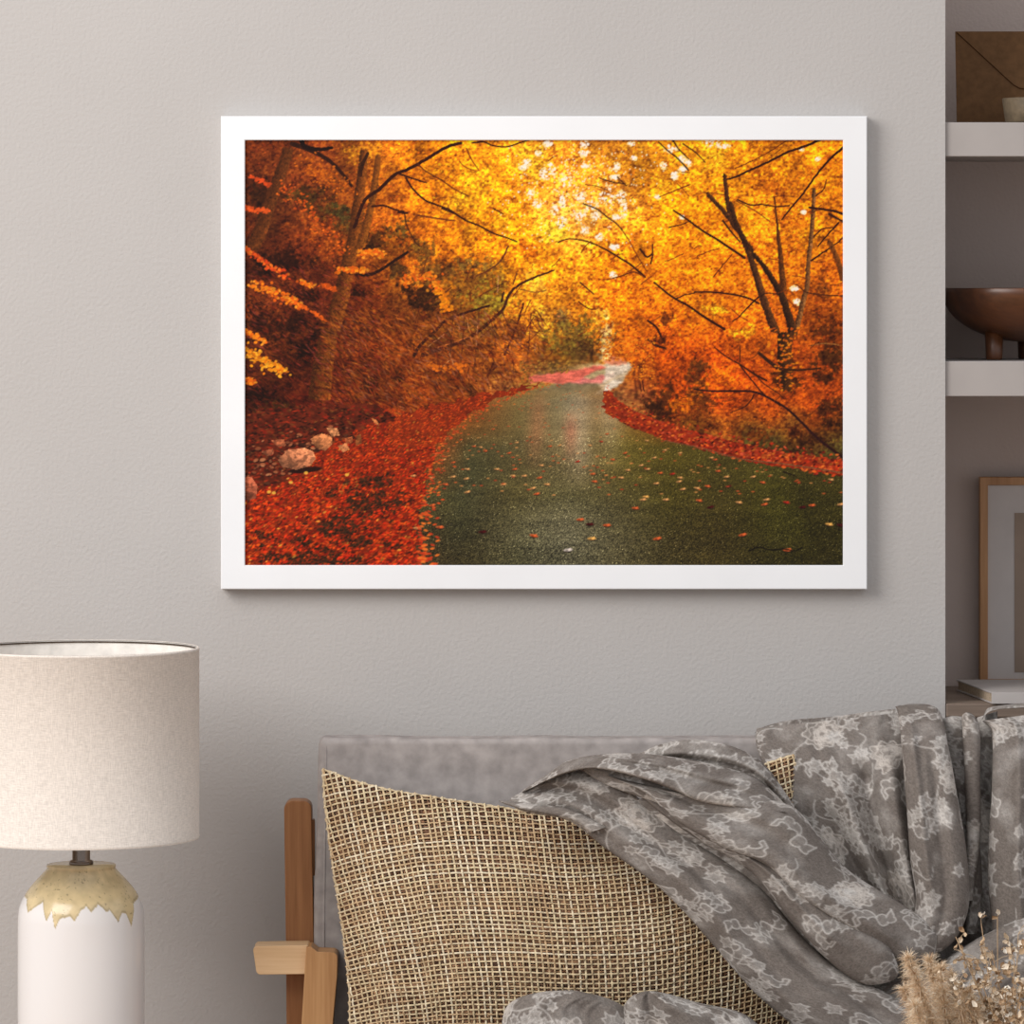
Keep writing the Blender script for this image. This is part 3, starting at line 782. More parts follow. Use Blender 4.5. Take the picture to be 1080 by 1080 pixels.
for x, y in ((284,518),(289,519),(323,498),(307,508),(366,500),(258,530)): blob(x, y, 2.2, 1.6, (245, 190, 70), .9)
# leaves on the road
L1 = [(447,529,'o'),(464,555,'o'),(440,556,'y'),(509,560,'d'),(563,564,'o'),(470,510,'o'),(478,502,'y'),(493,518,'y'),(468,484,'y'),(478,487,'o'),(455,503,'y'),(456,532,'o'),(436,501,'y'),(492,504,'y'),(537,477,'o'),(543,494,'o'),(541,501,'y'),(531,510,'y'),
      (553,501,'y'),(569,503,'o'),(562,514,'y'),(566,520,'o'),(571,490,'y'),(512,475,'o'),(507,471,'y'),(545,466,'y'),(577,510,'y'),(609,486,'r'),(627,507,'o'),(625,499,'o'),(612,547,'o'),(622,552,'d'),(640,553,'o'),(624,567,'Y'),(693,567,'o'),(599,579,'w'),
      (646,484,'o'),(659,477,'o'),(662,495,'y'),(655,503,'y'),(676,490,'y'),(683,494,'y'),(696,498,'o'),(692,509,'y'),(709,499,'r'),(716,507,'y'),(681,523,'Y'),(678,526,'y'),(702,526,'y'),(670,535,'o'),(720,515,'y'),(717,503,'y'),(746,512,'o'),(768,512,'d'),
      (737,527,'o'),(749,534,'d'),(779,529,'y'),(808,526,'y'),(806,531,'o'),(829,529,'r'),(846,534,'d'),(856,532,'o'),(874,552,'Y'),(886,553,'d'),(886,531,'y'),(783,563,'o'),(830,579,'o'),(804,508,'o'),(794,502,'y'),(757,496,'o'),(766,502,'y'),(860,499,'r'),(876,505,'y'),
      (735,514,'y'),(640,457,'o'),(590,469,'y'),(580,470,'o'),(634,465,'r'),(622,469,'y'),(701,474,'y'),(717,477,'y'),(682,464,'y'),(690,482,'y'),(750,482,'y'),(754,484,'o'),(520,452,'o'),(500,470,'o'),(452,492,'o'),(446,486,'o'),(459,478,'o'),(524,494,'y'),(493,494,'y')]
CL = {'o': (214,96,44), 'y': (222,160,92), 'd': (70,14,16), 'r': (180,44,26), 'Y': (240,180,90), 'w': (215,205,190)}
for x, y, k in L1:
    sz = .9 + 2.6 * (y - 440) / 150
    c = np.array(CL[k], float); a = random.uniform(-.5, .5)
    blob(x, y + sz * .5, sz * 1.25, sz * .45, (26, 20, 14), .55, 0)
    a *= .5; blob(x, y, sz * 1.45, sz * .46, c, .95, a); blob(x + sz * .5, y - sz * .2, sz * .6, sz * .32, c * 1.15, .8, a - .6); blob(x - sz * .4, y + sz * .2, sz * .5, sz * .3, c * .6, .8, a + .4)
for _ in range(330):
    x = random.uniform(450, 888); y = 412 + 110 * random.random() ** 1.3
    if not at(Mroad, x, y): continue
    sz = .5 + 1.0 * (y - 410) / 120
    blob(x, y, sz * 1.3, sz * .5, np.array(random.choice([(214,96,44),(222,150,80),(190,60,30)])), .8, 0)
for _ in range(260):   # leaves spilling over the litter edge
    t = random.random(); k = random.randrange(len(road_l) - 1)
    x = road_l[k][0] * (1 - t) + road_l[k + 1][0] * t + abs(random.gauss(0, 9)); y = road_l[k][1] * (1 - t) + road_l[k + 1][1] * t
    sz = .6 + 1.5 * (y - 410) / 180
    blob(x, y, sz * 1.3, sz * .6, random.choice([(224,84,30),(240,120,40),(200,60,24)]), .9, random.uniform(-.4, .4))
path([(790,580),(800,576),(812,579),(826,578),(838,580),(846,576)], 1.2, 1, (18, 14, 8)); path([(826,497),(838,501)], 1.6, 1, (30, 20, 10))
img = np.clip(img, 0, 255)

PD = 0.030
s0 = SC * (DIST - PD) / DIST
def fxz(px, py): return (px - 540) * s0, CZ - (py - 300) * s0
x0, z1 = fxz(233, 122.5); x1, z0 = fxz(914.5, 621.5)
pic = thing('framed_print', ((x0 + x1) / 2, 0, z0), 'large white framed print of a road through orange autumn woods hanging on the wall', 'picture')
link('frame', frame_mesh(x0, x1, z0, z1, 25.3 * s0, -0.001, -PD, bev=0.0012), M_white, pic, smooth=False)
ix0, iz1 = fxz(257.5, 147.5); ix1, iz0 = fxz(890, 597.3)
gx = np.linspace(ix0, ix1, W); gz = np.linspace(iz1, iz0, H_)
GX, GZ = np.meshgrid(gx, gz)
V = np.stack([GX, np.full_like(GX, -PD + 0.006), GZ], -1).reshape(-1, 3)
PRINT_GAIN = np.array([0.90, 0.845, 0.87])
colp = lin(img).reshape(-1, 3) * PRINT_GAIN
F = gridfaces(H_, W)[:, ::-1]
M_print = vcol('autumn_print', 0.55, 0.12)
link('printed_sheet', mesh_np('printed_sheet', V, F, col=np.clip(colp, 0, .95)), M_print, pic, smooth=False)
box('backing_board', (ix0 - .01, -PD + 0.0065, iz0 - .01), (ix1 + .01, -0.002, iz1 + .01), plain('backing', (120, 100, 80)), pic)

# ------------------------------------------------------------------ table lamp
LD = 0.40; sl = SC * (DIST - LD) / DIST
lx = (85.7 - 540) * sl
M_shade = woven('shade_linen', (218, 209, 200), 900, .06, .35)
M_inner = plain('shade_lining', (238, 234, 228), .8, .1)
M_ring = plain('shade_ring', (70, 56, 44), .5, .3)
M_metal = plain('lamp_metal', (120, 108, 100), .22, .5, .95)
zst = zat(683, LD); zsb = zat(883.5, LD); R = 124.3 * sl
TABZ = 0.30
lz0 = TABZ
lamp = thing('table_lamp', (lx, -LD, lz0), 'table lamp with a beige linen drum shade and white sand-rimmed ceramic base', 'lamp')
def lat(name, prof, mat, seg=96, par=lamp, col=None):
    V, F = lathe(prof, seg)
    return link(name, mesh_np(name, (V + np.array([lx, -LD, 0])).reshape(-1, 3), F, col=col), mat, par)
shade = lat('lamp_shade', [(R, zsb), (R + .0008, zsb + .003), (R, zsb + .004), (R, zst - .004), (R + .0008, zst - .003), (R, zst), (R - .003, zst + .0004), (R - .003, zst - .0005)], M_shade, 128)
lat('shade_lining', [(R - .0005, zsb), (R - .0028, zsb), (R - .003, zst - .0012)], M_inner, 128, shade)
lat('shade_ring', [(R - .0032, zst - .002), (R - .0048, zst - .002), (R - .0048, zst - .0042), (R - .0032, zst - .0042)], M_ring, 128, shade)
bm = bmesh.new()
for k in range(3):
    a = k * 2 * PI / 3 + .4
    box_bm(bm, (0.012, -.0012, zst - .052), (R - .003, .0012, zst - .0496))
    vs_ = bm.verts[:] if False else list(bm.verts)[-8:]
    for v in vs_:
        x_, y_ = v.co.x, v.co.y
        v.co.x = x_ * math.cos(a) - y_ * math.sin(a) + lx; v.co.y = x_ * math.sin(a) + y_ * math.cos(a) - LD
link('shade_spider', bm_mesh(bm), M_metal, shade, smooth=False)
zn = zat(911.5, LD)
lat('neck', [(12.4 * sl, zn - .001), (12.8 * sl, zn + .001), (12.8 * sl, zn + .004), (11.5 * sl, zn + .0062), (9.4 * sl, zn + .0066), (9.4 * sl, zst - .055), (.013, zst - .055), (.013, zst - .048), (.0001, zst - .048)], M_metal, 48)
bulb = []
for k in range(17):
    a = k / 16 * PI
    bulb.append((0.0001 + .030 * math.sin(a), zst - .075 - .036 * math.cos(a) ))
lat('bulb', bulb, plain('bulb_glass', (235, 232, 226), .2, .5), 32)
pp = [(36, 911.5), (36.4, 913.5), (36.2, 915.5), (39.5, 919.5), (47.5, 928), (55.2, 937), (60.5, 945.5), (64.5, 954.5), (66.2, 963), (66.7, 975), (66.8, 1010), (66.8, 1060), (66.6, 1085)]
c = catmull(pp, 260)
zb = c[:, 1]
prof = [(0.0001, zn - .0005), (.02, zn)] + [(q[0] * sl, zat(q[1], LD)) for q in c]
zl = prof[-1][1]; rl = prof[-1][0]
for k in range(1, 9):
    a = k / 8 * PI / 2
    prof.append((rl - .022 + .022 * math.cos(a), lz0 + .0235 - .022 * math.sin(a) if zl > lz0 + .03 else zl - .02 * math.sin(a)))
prof.append((0.0001, prof[-1][1]))
V, F = lathe(prof, 360)
drip = [(-70, 948), (20, 944), (25, 945), (32, 958), (46, 945.5), (54, 965), (59, 954), (63.5, 972.5), (69, 961), (79, 959), (84, 963.5), (91, 953), (97, 948.5), (101.5, 955), (110, 947.5), (118.5, 955.5), (121, 953), (128.5, 966.5), (133, 957), (137, 959), (141, 973), (146, 950), (152, 946)]
th = np.linspace(0, 2 * PI, 360, endpoint=False)
ang = th  # front is -y : th = 3pi/2
dx = np.cos(th)
front = np.sin(th) < 0
xs = 85.7 + 66.5 * dx
xs_b = 85.7 - 66.5 * dx
dy_ = np.interp(np.where(front, xs, xs_b), [p[0] for p in drip], [p[1] for p in drip]) + (vnoise(th * 40, th * 0, 5) - .5) * 1.4
ypx = np.array([300 + (CZ - p[1]) / sl for p in prof])
t_ = np.clip((dy_[None, :] - ypx[:, None]) / 0.8 + .5, 0, 1)[..., None]
TH, YP = np.meshgrid(th, ypx)
sand = lin((212, 192, 150)) * (0.78 + .44 * fbm(TH * 6, YP / 7, 41, 4))[..., None]
sp_ = fbm(TH * 22, YP / 2.2, 47, 2)
sand = np.where((sp_ > .80)[..., None], sand * .6, sand)
ed_ = np.clip(1 - np.abs(dy_[None, :] - ypx[:, None] - 1.5) / 2.0, 0, 1)[..., None] * .35
sand = sand * (1 - ed_)
colr = sand * t_ + lin((229, 226, 225)) * (1 - t_)
me = mesh_np('base', (V + np.array([lx, -LD, 0])).reshape(-1, 3), F, col=colr.reshape(-1, 3))
M_cer = vcol('glazed_ceramic', 0.16, 0.5)
link('ceramic_base', me, M_cer, lamp)

# side table carrying the lamp
st = thing('side_table', (lx, -LD, 0), 'round wooden side table carrying the table lamp', 'table')
M_tab = wood('side_table_wood', (140, 98, 62), (180, 136, 94), 'X', .7)
lat('table_top', [(.0001, TABZ - .022), (.20, TABZ - .022), (.205, TABZ - .018), (.205, TABZ - .004), (.20, TABZ - .0004), (.0001, TABZ - .0004)], M_tab, 64, st)
for k in range(3):
    a = k * 2 * PI / 3 + .5
    V, F = lathe([(.0001, 0), (.011, 0), (.017, TABZ - .022), (.0001, TABZ - .022)], 20)
    V = V + np.array([lx, -LD, 0])
    t2 = 1 - (V[..., 2:3] / TABZ) * .35
    V[..., 0:1] += math.cos(a) * .17 * t2; V[..., 1:2] += math.sin(a) * .17 * t2
    link('leg', mesh_np('leg', V.reshape(-1, 3), F), M_tab, st)

# ------------------------------------------------------------------ sofa
sofa = thing('sofa', (0.55, -0.45, 0), 'grey upholstered sofa with exposed wooden end frame below the large print', 'sofa')
def soft_box(lo, hi, r, n=24, puff=0.0, wr=0.0, seed=0):
    lo = np.array(lo, float); hi = np.array(hi, float)
    c = (lo + hi) / 2; h = (hi - lo) / 2
    Vs = []; Fs = []; base_ = 0
    for ax in range(3):
        for sg in (-1, 1):
            a, b = (ax + 1) % 3, (ax + 2) % 3
            def prm(hh):
                k = max(int(n * hh / h.max()), 6)
                e = r / hh
                return np.unique(np.concatenate([np.linspace(-1, -1 + e, 6), np.linspace(-1 + e, 1 - e, k), np.linspace(1 - e, 1, 6)]))
            u = prm(h[a]); v = prm(h[b])
            U, Vv = np.meshgrid(u, v)
            p = np.zeros(U.shape + (3,)); p[..., ax] = sg * h[ax]; p[..., a] = U * h[a]; p[..., b] = Vv * h[b]
            q = np.clip(p, -(h - r), (h - r))
            d = p - q; d /= np.linalg.norm(d, axis=-1, keepdims=True) + 1e-12
            o_ = q + d * r
            pf = (1 - (o_[..., a] / h[a]) ** 2) * (1 - (o_[..., b] / h[b]) ** 2) * puff
            o_[..., ax] += sg * pf
            o_ = o_ + d * wr * (fbm(o_[..., 0] * 11 + 30, o_[..., 2] * 11 + o_[..., 1] * 9 + 30, seed, 3)[..., None] - .5)
            Vs.append((o_ + c).reshape(-1, 3))
            f = gridfaces(U.shape[0], U.shape[1], base=base_)
            if sg < 0: f = f[:, ::-1]
            Fs.append(f)
            base_ += U.size
    return np.vstack(Vs), np.vstack(Fs)
def soft(name, lo, hi, r, mat, par, **k):
    V, F = soft_box(lo, hi, r, **k)
    me = mesh_np(name, V, F)
    bm = bmesh.new(); bm.from_mesh(me); bmesh.ops.remove_doubles(bm, verts=bm.verts, dist=1e-5); bmesh.ops.recalc_face_normals(bm, faces=bm.faces)
    bm.to_mesh(me); bm.free()
    return link(name, me, mat, par)
cz1 = zat(778, .20)
V, F = soft_box(P(337, 778, .20).to_tuple()[:1] + (-.215, .36), (1.50, -.155, cz1), .010, n=90, puff=.0, wr=.004, seed=3)
bk = V[:, 0] < P(420, 0, .2).x
V[:, 0] += np.where(V[:, 0] < -.2, (cz1 - V[:, 2]) * -0.03, 0)
me = mesh_np('backrest', V, F)
bm = bmesh.new(); bm.from_mesh(me); bmesh.ops.remove_doubles(bm, verts=bm.verts, dist=1e-5); bmesh.ops.recalc_face_normals(bm, faces=bm.faces); bm.to_mesh(me); bm.free()
backrest = link('backrest', me, M_velvet, sofa)

def tube(pts, r, seg=8, closed=False):
    p = np.array(pts, float); n = len(p)
    t = np.gradient(p, axis=0); t /= np.linalg.norm(t, axis=1, keepdims=True) + 1e-12
    up = np.array([0.0, 1.0, 0.0]); a = np.cross(t, up); a /= np.linalg.norm(a, axis=1, keepdims=True) + 1e-9
    b = np.cross(t, a)
    th_ = np.linspace(0, 2 * PI, seg, endpoint=False)
    r = np.broadcast_to(np.asarray(r, float), (n,))
    V = p[:, None] + r[:, None, None] * (a[:, None] * np.cos(th_)[None, :, None] + b[:, None] * np.sin(th_)[None, :, None])
    return V.reshape(-1, 3), gridfaces(n, seg, wrap=True)
xl = P(344, 778, .215).x
pts = [(xl - (cz1 - z) * .012, -.2145, z) for z in np.linspace(cz1 - .012, .40, 40)]
V, F = tube(pts, .0022)
link('piping', mesh_np('piping', V, F), M_velvet, backrest)
soft('seat_cushion', (P(337, 778, .20).x + .01, -.86, .25), (1.50, -.23, .365), .04, M_velvet, sofa, n=40, puff=.006)
soft('seat_cushion', (-.29, -.86, .255), (-.285 + .02, -.26, .39), .004, M_velvet, sofa, n=10) if False else None

def prism(name, outline, y0, y1, mat, par, bev=.006, seg=3):
    """outline in (x,z) world, extruded in y"""
    bm = bmesh.new()
    a = [bm.verts.new((x, y0, z)) for x, z in outline]; b = [bm.verts.new((x, y1, z)) for x, z in outline]
    bm.faces.new(a); bm.faces.new(b[::-1])
    n = len(outline)
    for i in range(n): bm.faces.new((a[i], b[i], b[(i + 1) % n], a[(i + 1) % n]))
    bmesh.ops.recalc_face_normals(bm, faces=bm.faces)
    bmesh.ops.bevel(bm, geom=list(bm.edges), offset=bev, segments=seg, affect='EDGES', profile=.5, clamp_overlap=True)
    return link(name, bm_mesh(bm), mat, par, smooth=False)
def px_out(pts, d):
    return [tuple((P(a, b, d).x, P(a, b, d).z)) for a, b in pts]
def arc(cx, cy, r, a0, a1, n=6):
    return [(cx + r * math.cos(math.radians(a0 + (a1 - a0) * k / n)), cy + r * math.sin(math.radians(a0 + (a1 - a0) * k / n))) for k in range(n + 1)]
zfloor_py = lambda d: 300 + CZ / (SC * (DIST - d) / DIST)
D1 = .20
fp = zfloor_py(D1)
post = arc(308.5, 853.5, 9, 180, 270) + arc(319.5, 853.5, 9, 270, 360) + [(331, 1000), (322, 1080), (316, fp - 3), (304, fp - 3), (301.5, 1000)]
prism('rear_post', px_out(post, D1), -D1, -D1 + .045, M_woodS, sofa, bev=.004)
blk = arc(330, 866, 2, 270, 360) + [(332.2, 923), (326, 923), (326, 864)]
prism('side_block', px_out(blk, D1 - .02), -D1 + .012, -D1 + .032, M_woodS, sofa, bev=.001)
D2 = .262
arm = arc(271.5, 1002.5, 4.5, 180, 270) + [(324, 997)] + [(331, 1003), (331, 1027)] + [(318, 1027.5)] + arc(275, 1023, 5, 90, 180)
prism('arm_rail', px_out(arm, D2), -D2, -D2 + .06, M_woodL, sofa, bev=.004)
fp2 = zfloor_py(D2 + .012)
leg = [(323, 999), (328, 998.5), (335, 1004)] + arc(350.5, 1010, 5.5, 270, 360) + [(355.5, 1030), (351, 1080), (340, fp2 - 3), (322, fp2 - 3), (318, 1080), (321, 1030)]
prism('front_leg', px_out(leg, D2 + .012), -D2 - .012, -D2 + .046, wood('sofa_wood_mid', (160, 112, 68), (196, 150, 102), 'Z', 1.0), sofa, bev=.005)
# under-frame and legs out of sight, so the sofa stands
xr0 = P(337, 0, .2).x
box('seat_frame', (xr0 + .02, -.84, .19), (1.49, -.10, .25), M_woodS, sofa, bev=.006)
for x_, y_ in ((xr0 + .03, -.82), (1.43, -.82), (1.43, -.14)):
    box('leg', (x_, y_, 0), (x_ + .045, y_ + .045, .19), M_woodS, sofa, bev=.004)
box('side_rail', (xr0 - .03, -.60, .205), (xr0 + .02, -.10, .245), M_woodS, sofa, bev=.004)

# ------------------------------------------------------------------ woven cushion
top = catmull([(340, 811), (372, 823), (410, 833), (452, 840), (530, 852), (600, 862), (680, 858), (750, 834), (803, 808), (837, 796)], 400)
bot = catmull([(372, 1112), (450, 1122), (600, 1128), (740, 1122), (838, 1112)], 400)
lef = catmull([(340, 811), (344, 860), (352, 920), (362, 985), (368, 1040), (369, 1080), (372, 1112)], 400)
rig = catmull([(837, 796), (844, 856), (848, 930), (846, 1020), (838, 1112)], 400)
def coons(u, v):
    iu = u * 399; iv = v * 399
    def s(c, t):
        i = np.clip(t.astype(int), 0, 398); f = (t - i)[..., None]; return c[i] * (1 - f) + c[i + 1] * f
    T, B, L, R_ = s(top, iu), s(bot, iu), s(lef, iv), s(rig, iv)
    u_ = u[..., None]; v_ = v[..., None]
    return (1 - v_) * T + v_ * B + (1 - u_) * L + u_ * R_ - ((1 - u_) * (1 - v_) * top[0] + u_ * (1 - v_) * top[-1] + (1 - u_) * v_ * bot[0] + u_ * v_ * bot[-1])
def pillow(u, v, off=0.0, front=True):
    u = np.asarray(u, float); v = np.asarray(v, float)
    p = coons(u, v)
    su = np.clip(np.sin(PI * u), 0, 1); sv = np.clip(np.sin(PI * v), 0, 1)
    b = (su ** .55) * (sv ** .55)
    # creases running out of the left side and the top
    wr = .016 * (fbm(u * 5 + v * 2.5, v * 12 + u * 4, 50, 2) - .5) * np.exp(-u * 4) * 2.0
    wr += .007 * (fbm(u * 9, v * 4 + u * 3, 53, 2) - .5)
    wr += -.012 * np.exp(-(((u - .17) + (v - .05) * .6) / .05) ** 2) * np.exp(-((v - .06) / .09) ** 2)
    wr += .008 * np.exp(-(((u - .8) - (v - .1) * .4) / .05) ** 2) * np.exp(-(v / .2) ** 2)
    d = .295 + (.095 * b + wr * np.clip(su * 5, 0, 1) * np.clip(sv * 4, 0, 1)) * (1 if front else -.70) + .03 * v
    return Pn(p[..., 0], p[..., 1], d + off)
NU, NV = 74, 54
pil = thing('woven_cushion', tuple(P(600, 1112, .36)), 'beige and brown basket-weave cushion leaning on the sofa under the floral throw', 'cushion')
u = np.linspace(0, 1, NU * 4 + 1); v = np.linspace(0, 1, NV * 4 + 1)
U, Vv = np.meshgrid(u, v)
Pf = pillow(U, Vv)
cellr = rng.random((NV + 1, NU + 1)); cellk = rng.integers(0, 6, (NV + 1, NU + 1))
ci = np.clip((Vv * NV).astype(int), 0, NV); cj = np.clip((U * NU).astype(int), 0, NU)
pal = lin(np.array([(50, 34, 26), (92, 62, 46), (38, 26, 20), (74, 50, 38), (110, 78, 60), (44, 32, 26)]))
cc = pal[cellk[ci, cj]] * (.5 + .8 * cellr[ci, cj])[..., None]
Vb = pillow(U[::4, ::4], Vv[::4, ::4], front=False)
VV = np.vstack([Pf.reshape(-1, 3), Vb.reshape(-1, 3)])
CC = np.vstack([cc.reshape(-1, 3), np.full((Vb.shape[0] * Vb.shape[1], 3), .15)])
FF = np.vstack([gridfaces(len(v), len(u))[:, ::-1], gridfaces(Vb.shape[0], Vb.shape[1], base=Pf.shape[0] * Pf.shape[1])])
M_jute0 = vcol('jute_ground', .95, .05)
link('cushion_body', mesh_np('cushion_body', VV, FF, col=CC), M_jute0, pil)
# strands
strV = []; strF = []; strC = []; nb = 0
def strand(U1, V1, ph, rad, col):
    global nb
    n = len(U1)
    e = 1e-3
    c0 = pillow(U1, V1)
    ux = pillow(np.clip(U1 + e, 0, 1), V1) - pillow(np.clip(U1 - e, 0, 1), V1)
    vx = pillow(U1, np.clip(V1 + e, 0, 1)) - pillow(U1, np.clip(V1 - e, 0, 1))
    nn = np.cross(ux, vx); nn /= np.linalg.norm(nn, axis=1, keepdims=True) + 1e-12
    nn *= np.where(nn[:, 1:2] > 0, -1, 1)
    tt = np.gradient(c0, axis=0); tt /= np.linalg.norm(tt, axis=1, keepdims=True) + 1e-12
    ss = np.cross(tt, nn); ss /= np.linalg.norm(ss, axis=1, keepdims=True) + 1e-12
    c1 = c0 + nn * (.0011 + .0010 * ph)[:, None]
    th_ = np.linspace(0, 2 * PI, 6, endpoint=False)
    V = c1[:, None] + rad * (ss[:, None] * np.cos(th_)[None, :, None] + .8 * nn[:, None] * np.sin(th_)[None, :, None])
    strV.append(V.reshape(-1, 3)); strF.append(gridfaces(n, 6, wrap=True, base=nb)); nb += n * 6
    strC.append(np.repeat(col, 6, 0))
cream = np.array([(222, 204, 172), (212, 192, 156), (228, 214, 186), (202, 178, 142), (216, 198, 162), (194, 166, 130)])
browns = np.array([(112, 78, 56), (150, 112, 88), (84, 58, 46), (168, 130, 98), (122, 96, 80)])
def wu(u0, v): return u0 + .11 * np.exp(-np.clip(u0, 0, 1) / .35) * (v - .25)
def wv_(v0, u): return v0 + .27 * np.exp(-u / .27) * (1 - .6 * np.clip(v0, 0, 1)) - .012 * np.sin(2 * PI * u) + .012 * (fbm(u * 6, v0 * 5 + u * 0, 57, 2) - .5)
for j in range(-4, NU + 1):
    n = NV * 4 + 1; v1 = np.linspace(0, 1, n); u1 = wu(j / NU, v1) + (vnoise(v1 * 9, np.full(n, j * 3.3), 77) - .5) * .004
    ph = np.cos(PI * v1 * NV + PI * j)
    c = lin(cream[rng.integers(0, 6)] * np.ones((n, 3)) * (.88 + .2 * rng.random((n, 1))))
    okj = (u1 > -.003) & (u1 < 1.003)
    if okj.sum() > 6: strand(np.clip(u1[okj], 0.001, .999), v1[okj], ph[okj], .00160, c[okj])
for i in range(-17, NV + 1):
    n = NU * 4 + 1; u1 = np.linspace(0, 1, n); v1 = wv_(i / NV, u1) + (vnoise(u1 * 9, np.full(n, i * 3.3 + 50), 78) - .5) * .004
    ph = -np.cos(PI * u1 * NU + PI * i)
    ok = (v1 > -.004) & (v1 < 1.004)
    if ok.sum() < 6: continue
    c = lin(cream[rng.integers(0, 6)] * np.ones((n, 3)) * (.86 + .2 * rng.random((n, 1))))
    strand(u1[ok], np.clip(v1[ok], 0, 1), ph[ok], .00150, c[ok])
M_jute = vcol('jute_strands', .9, .1, speck=.18, sscale=900)
link('woven_cover', mesh_np('woven_cover', np.vstack(strV), np.vstack(strF), col=np.vstack(strC)), M_jute, pil)
ev = np.concatenate([[(0.001, 0.001 + .998 * t) for t in np.linspace(1, 0, 160)], [(0.001 + .998 * t, .001) for t in np.linspace(0, 1, 260)], [(.999, .001 + .998 * t) for t in np.linspace(0, 1, 160)], [(.999 - .998 * t, .999) for t in np.linspace(0, 1, 260)]])
V, F = tube(pillow(ev[:, 0], ev[:, 1]), .0021 + .0006 * np.cos(np.arange(len(ev)) * 1.3), 8)
link('edge_seam', mesh_np('edge_seam', V, F, col=lin(np.array([(214, 194, 160)])) * (.75 + .35 * rng.random((len(V), 1)))), M_jute, pil)
# thinner brown threads lying in every cell, woven in with the cream ones
strV = []; strF = []; strC = []; nb = 0
for j in range(NU):
    n = NV * 4 + 1; v1 = np.linspace(0, 1, n); u1 = wu((j + .5) / NU, v1)
    ph = -.75 + .4 * np.cos(2 * PI * v1 * NV)
    c = lin(browns[rng.integers(0, 5, n // 4 + 1).repeat(4)[:n]] * (.7 + .5 * rng.random((n, 1))))
    strand(np.clip(u1, 0, 1), v1, ph, .00075, c)
for i in range(-17, NV):
    n = NU * 4 + 1; u1 = np.linspace(0, 1, n); v1 = wv_((i + .5) / NV, u1)
    ph = -.75 + .4 * np.cos(2 * PI * u1 * NU)
    ok = (v1 > 0) & (v1 < 1)
    if ok.sum() < 6: continue
    c = lin(browns[rng.integers(0, 5, n // 4 + 1).repeat(4)[:n]] * (.7 + .5 * rng.random((n, 1))))
    strand(u1[ok], v1[ok], ph[ok], .00075, c[ok])
link('brown_thread', mesh_np('brown_thread', np.vstack(strV), np.vstack(strF), col=np.vstack(strC)), M_jute, pil)

# ------------------------------------------------------------------ floral throw
# pattern canvas in cloth pixels
CW = 1300
pat = np.zeros((CW, CW), np.float32)      # light thread amount
warm = np.zeros((CW, CW), np.float32)
cyy, cxx = np.mgrid[0:CW, 0:CW]
def cl_line(pts, w, val, n=None):
    p = np.array(pts, float)
    for a, b in zip(p, p[1:]):
        x0 = int(max(min(a[0], b[0]) - w - 2, 0)); x1 = int(min(max(a[0], b[0]) + w + 3, CW)); y0 = int(max(min(a[1], b[1]) - w - 2, 0)); y1 = int(min(max(a[1], b[1]) + w + 3, CW))
        if x0 >= x1 or y0 >= y1: continue
        gx_ = cxx[y0:y1, x0:x1]; gy_ = cyy[y0:y1, x0:x1]
        d = b - a; L2 = (d ** 2).sum() + 1e-9
        t = np.clip(((gx_ - a[0]) * d[0] + (gy_ - a[1]) * d[1]) / L2, 0, 1)
        dist = np.hypot(gx_ - a[0] - t * d[0], gy_ - a[1] - t * d[1])
        m = np.clip(w / 2 - dist + .5, 0, 1) * val
        pat[y0:y1, x0:x1] = np.maximum(pat[y0:y1, x0:x1], m)
def cl_fill(pts, val, wv=0.0):
    p = np.array(pts)
    x0, y0 = np.maximum(p.min(0).astype(int) - 1, 0); x1, y1 = np.minimum(p.max(0).astype(int) + 2, CW)
    if x0 >= x1 or y0 >= y1: return
    gx_ = cxx[y0:y1, x0:x1]; gy_ = cyy[y0:y1, x0:x1]
    m = poly_mask([tuple(q) for q in p], gx_ + .01, gy_ + .01)
    val = val * .62
    n = .3 + 1.2 * fbm(gx_ / 4, gy_ / 4, 110, 2)
    pat[y0:y1, x0:x1] = np.where(m, np.maximum(pat[y0:y1, x0:x1], val * n), pat[y0:y1, x0:x1])
    warm[y0:y1, x0:x1] = np.where(m, wv, warm[y0:y1, x0:x1])
def rot(pts, cx_, cy_, a, s=1):
    p = np.array(pts, float) * s
    return np.stack([cx_ + p[:, 0] * math.cos(a) - p[:, 1] * math.sin(a), cy_ + p[:, 0] * math.sin(a) + p[:, 1] * math.cos(a)], 1)
def lobed(n, r0, r1, ph, stretch=1.0, k=90):
    t = np.linspace(0, 2 * PI, k)
    r = r0 + (r1 - r0) * (.5 + .5 * np.cos(n * t + ph)) + 1.2 * np.cos(3 * t + 2 * ph) 
    return np.stack([r * np.cos(t) * stretch, r * np.sin(t)], 1)
def leaf3(cx_, cy_, a, s, fill):
    # small three-tipped leaf
    pts = [(0, 0), (4, -3), (3, -9), (9, -5), (14, -6), (13, -1), (19, 1), (13, 4), (12, 9), (7, 5), (2, 8), (3, 3), (0, 0)]
    q = rot(pts, cx_, cy_, a, s)
    cl_fill(q, fill); cl_line(q, 1.1, .8)
def scroll(cx_, cy_, a, s):
    # wavy oak-leaf outline
    t = np.linspace(0, 1, 70)
    sp_ = np.stack([t * 52, 9 * np.sin(t * PI * 2)], 1)
    o1 = np.stack([sp_[:, 0] + 2.5 * np.sin(t * 30), sp_[:, 1] - 6 - 4.5 * np.sin(t * 22 + 1) * np.sin(PI * t)], 1)
    o2 = np.stack([sp_[::-1, 0] + 2.5 * np.sin(t * 28), sp_[::-1, 1] + 6 + 4.5 * np.sin(t * 25) * np.sin(PI * t)], 1)
    q = rot(np.vstack([o1, o2, o1[:1]]), cx_, cy_, a, s)
    cl_fill(q, .22); cl_line(q, 1.3, .82)
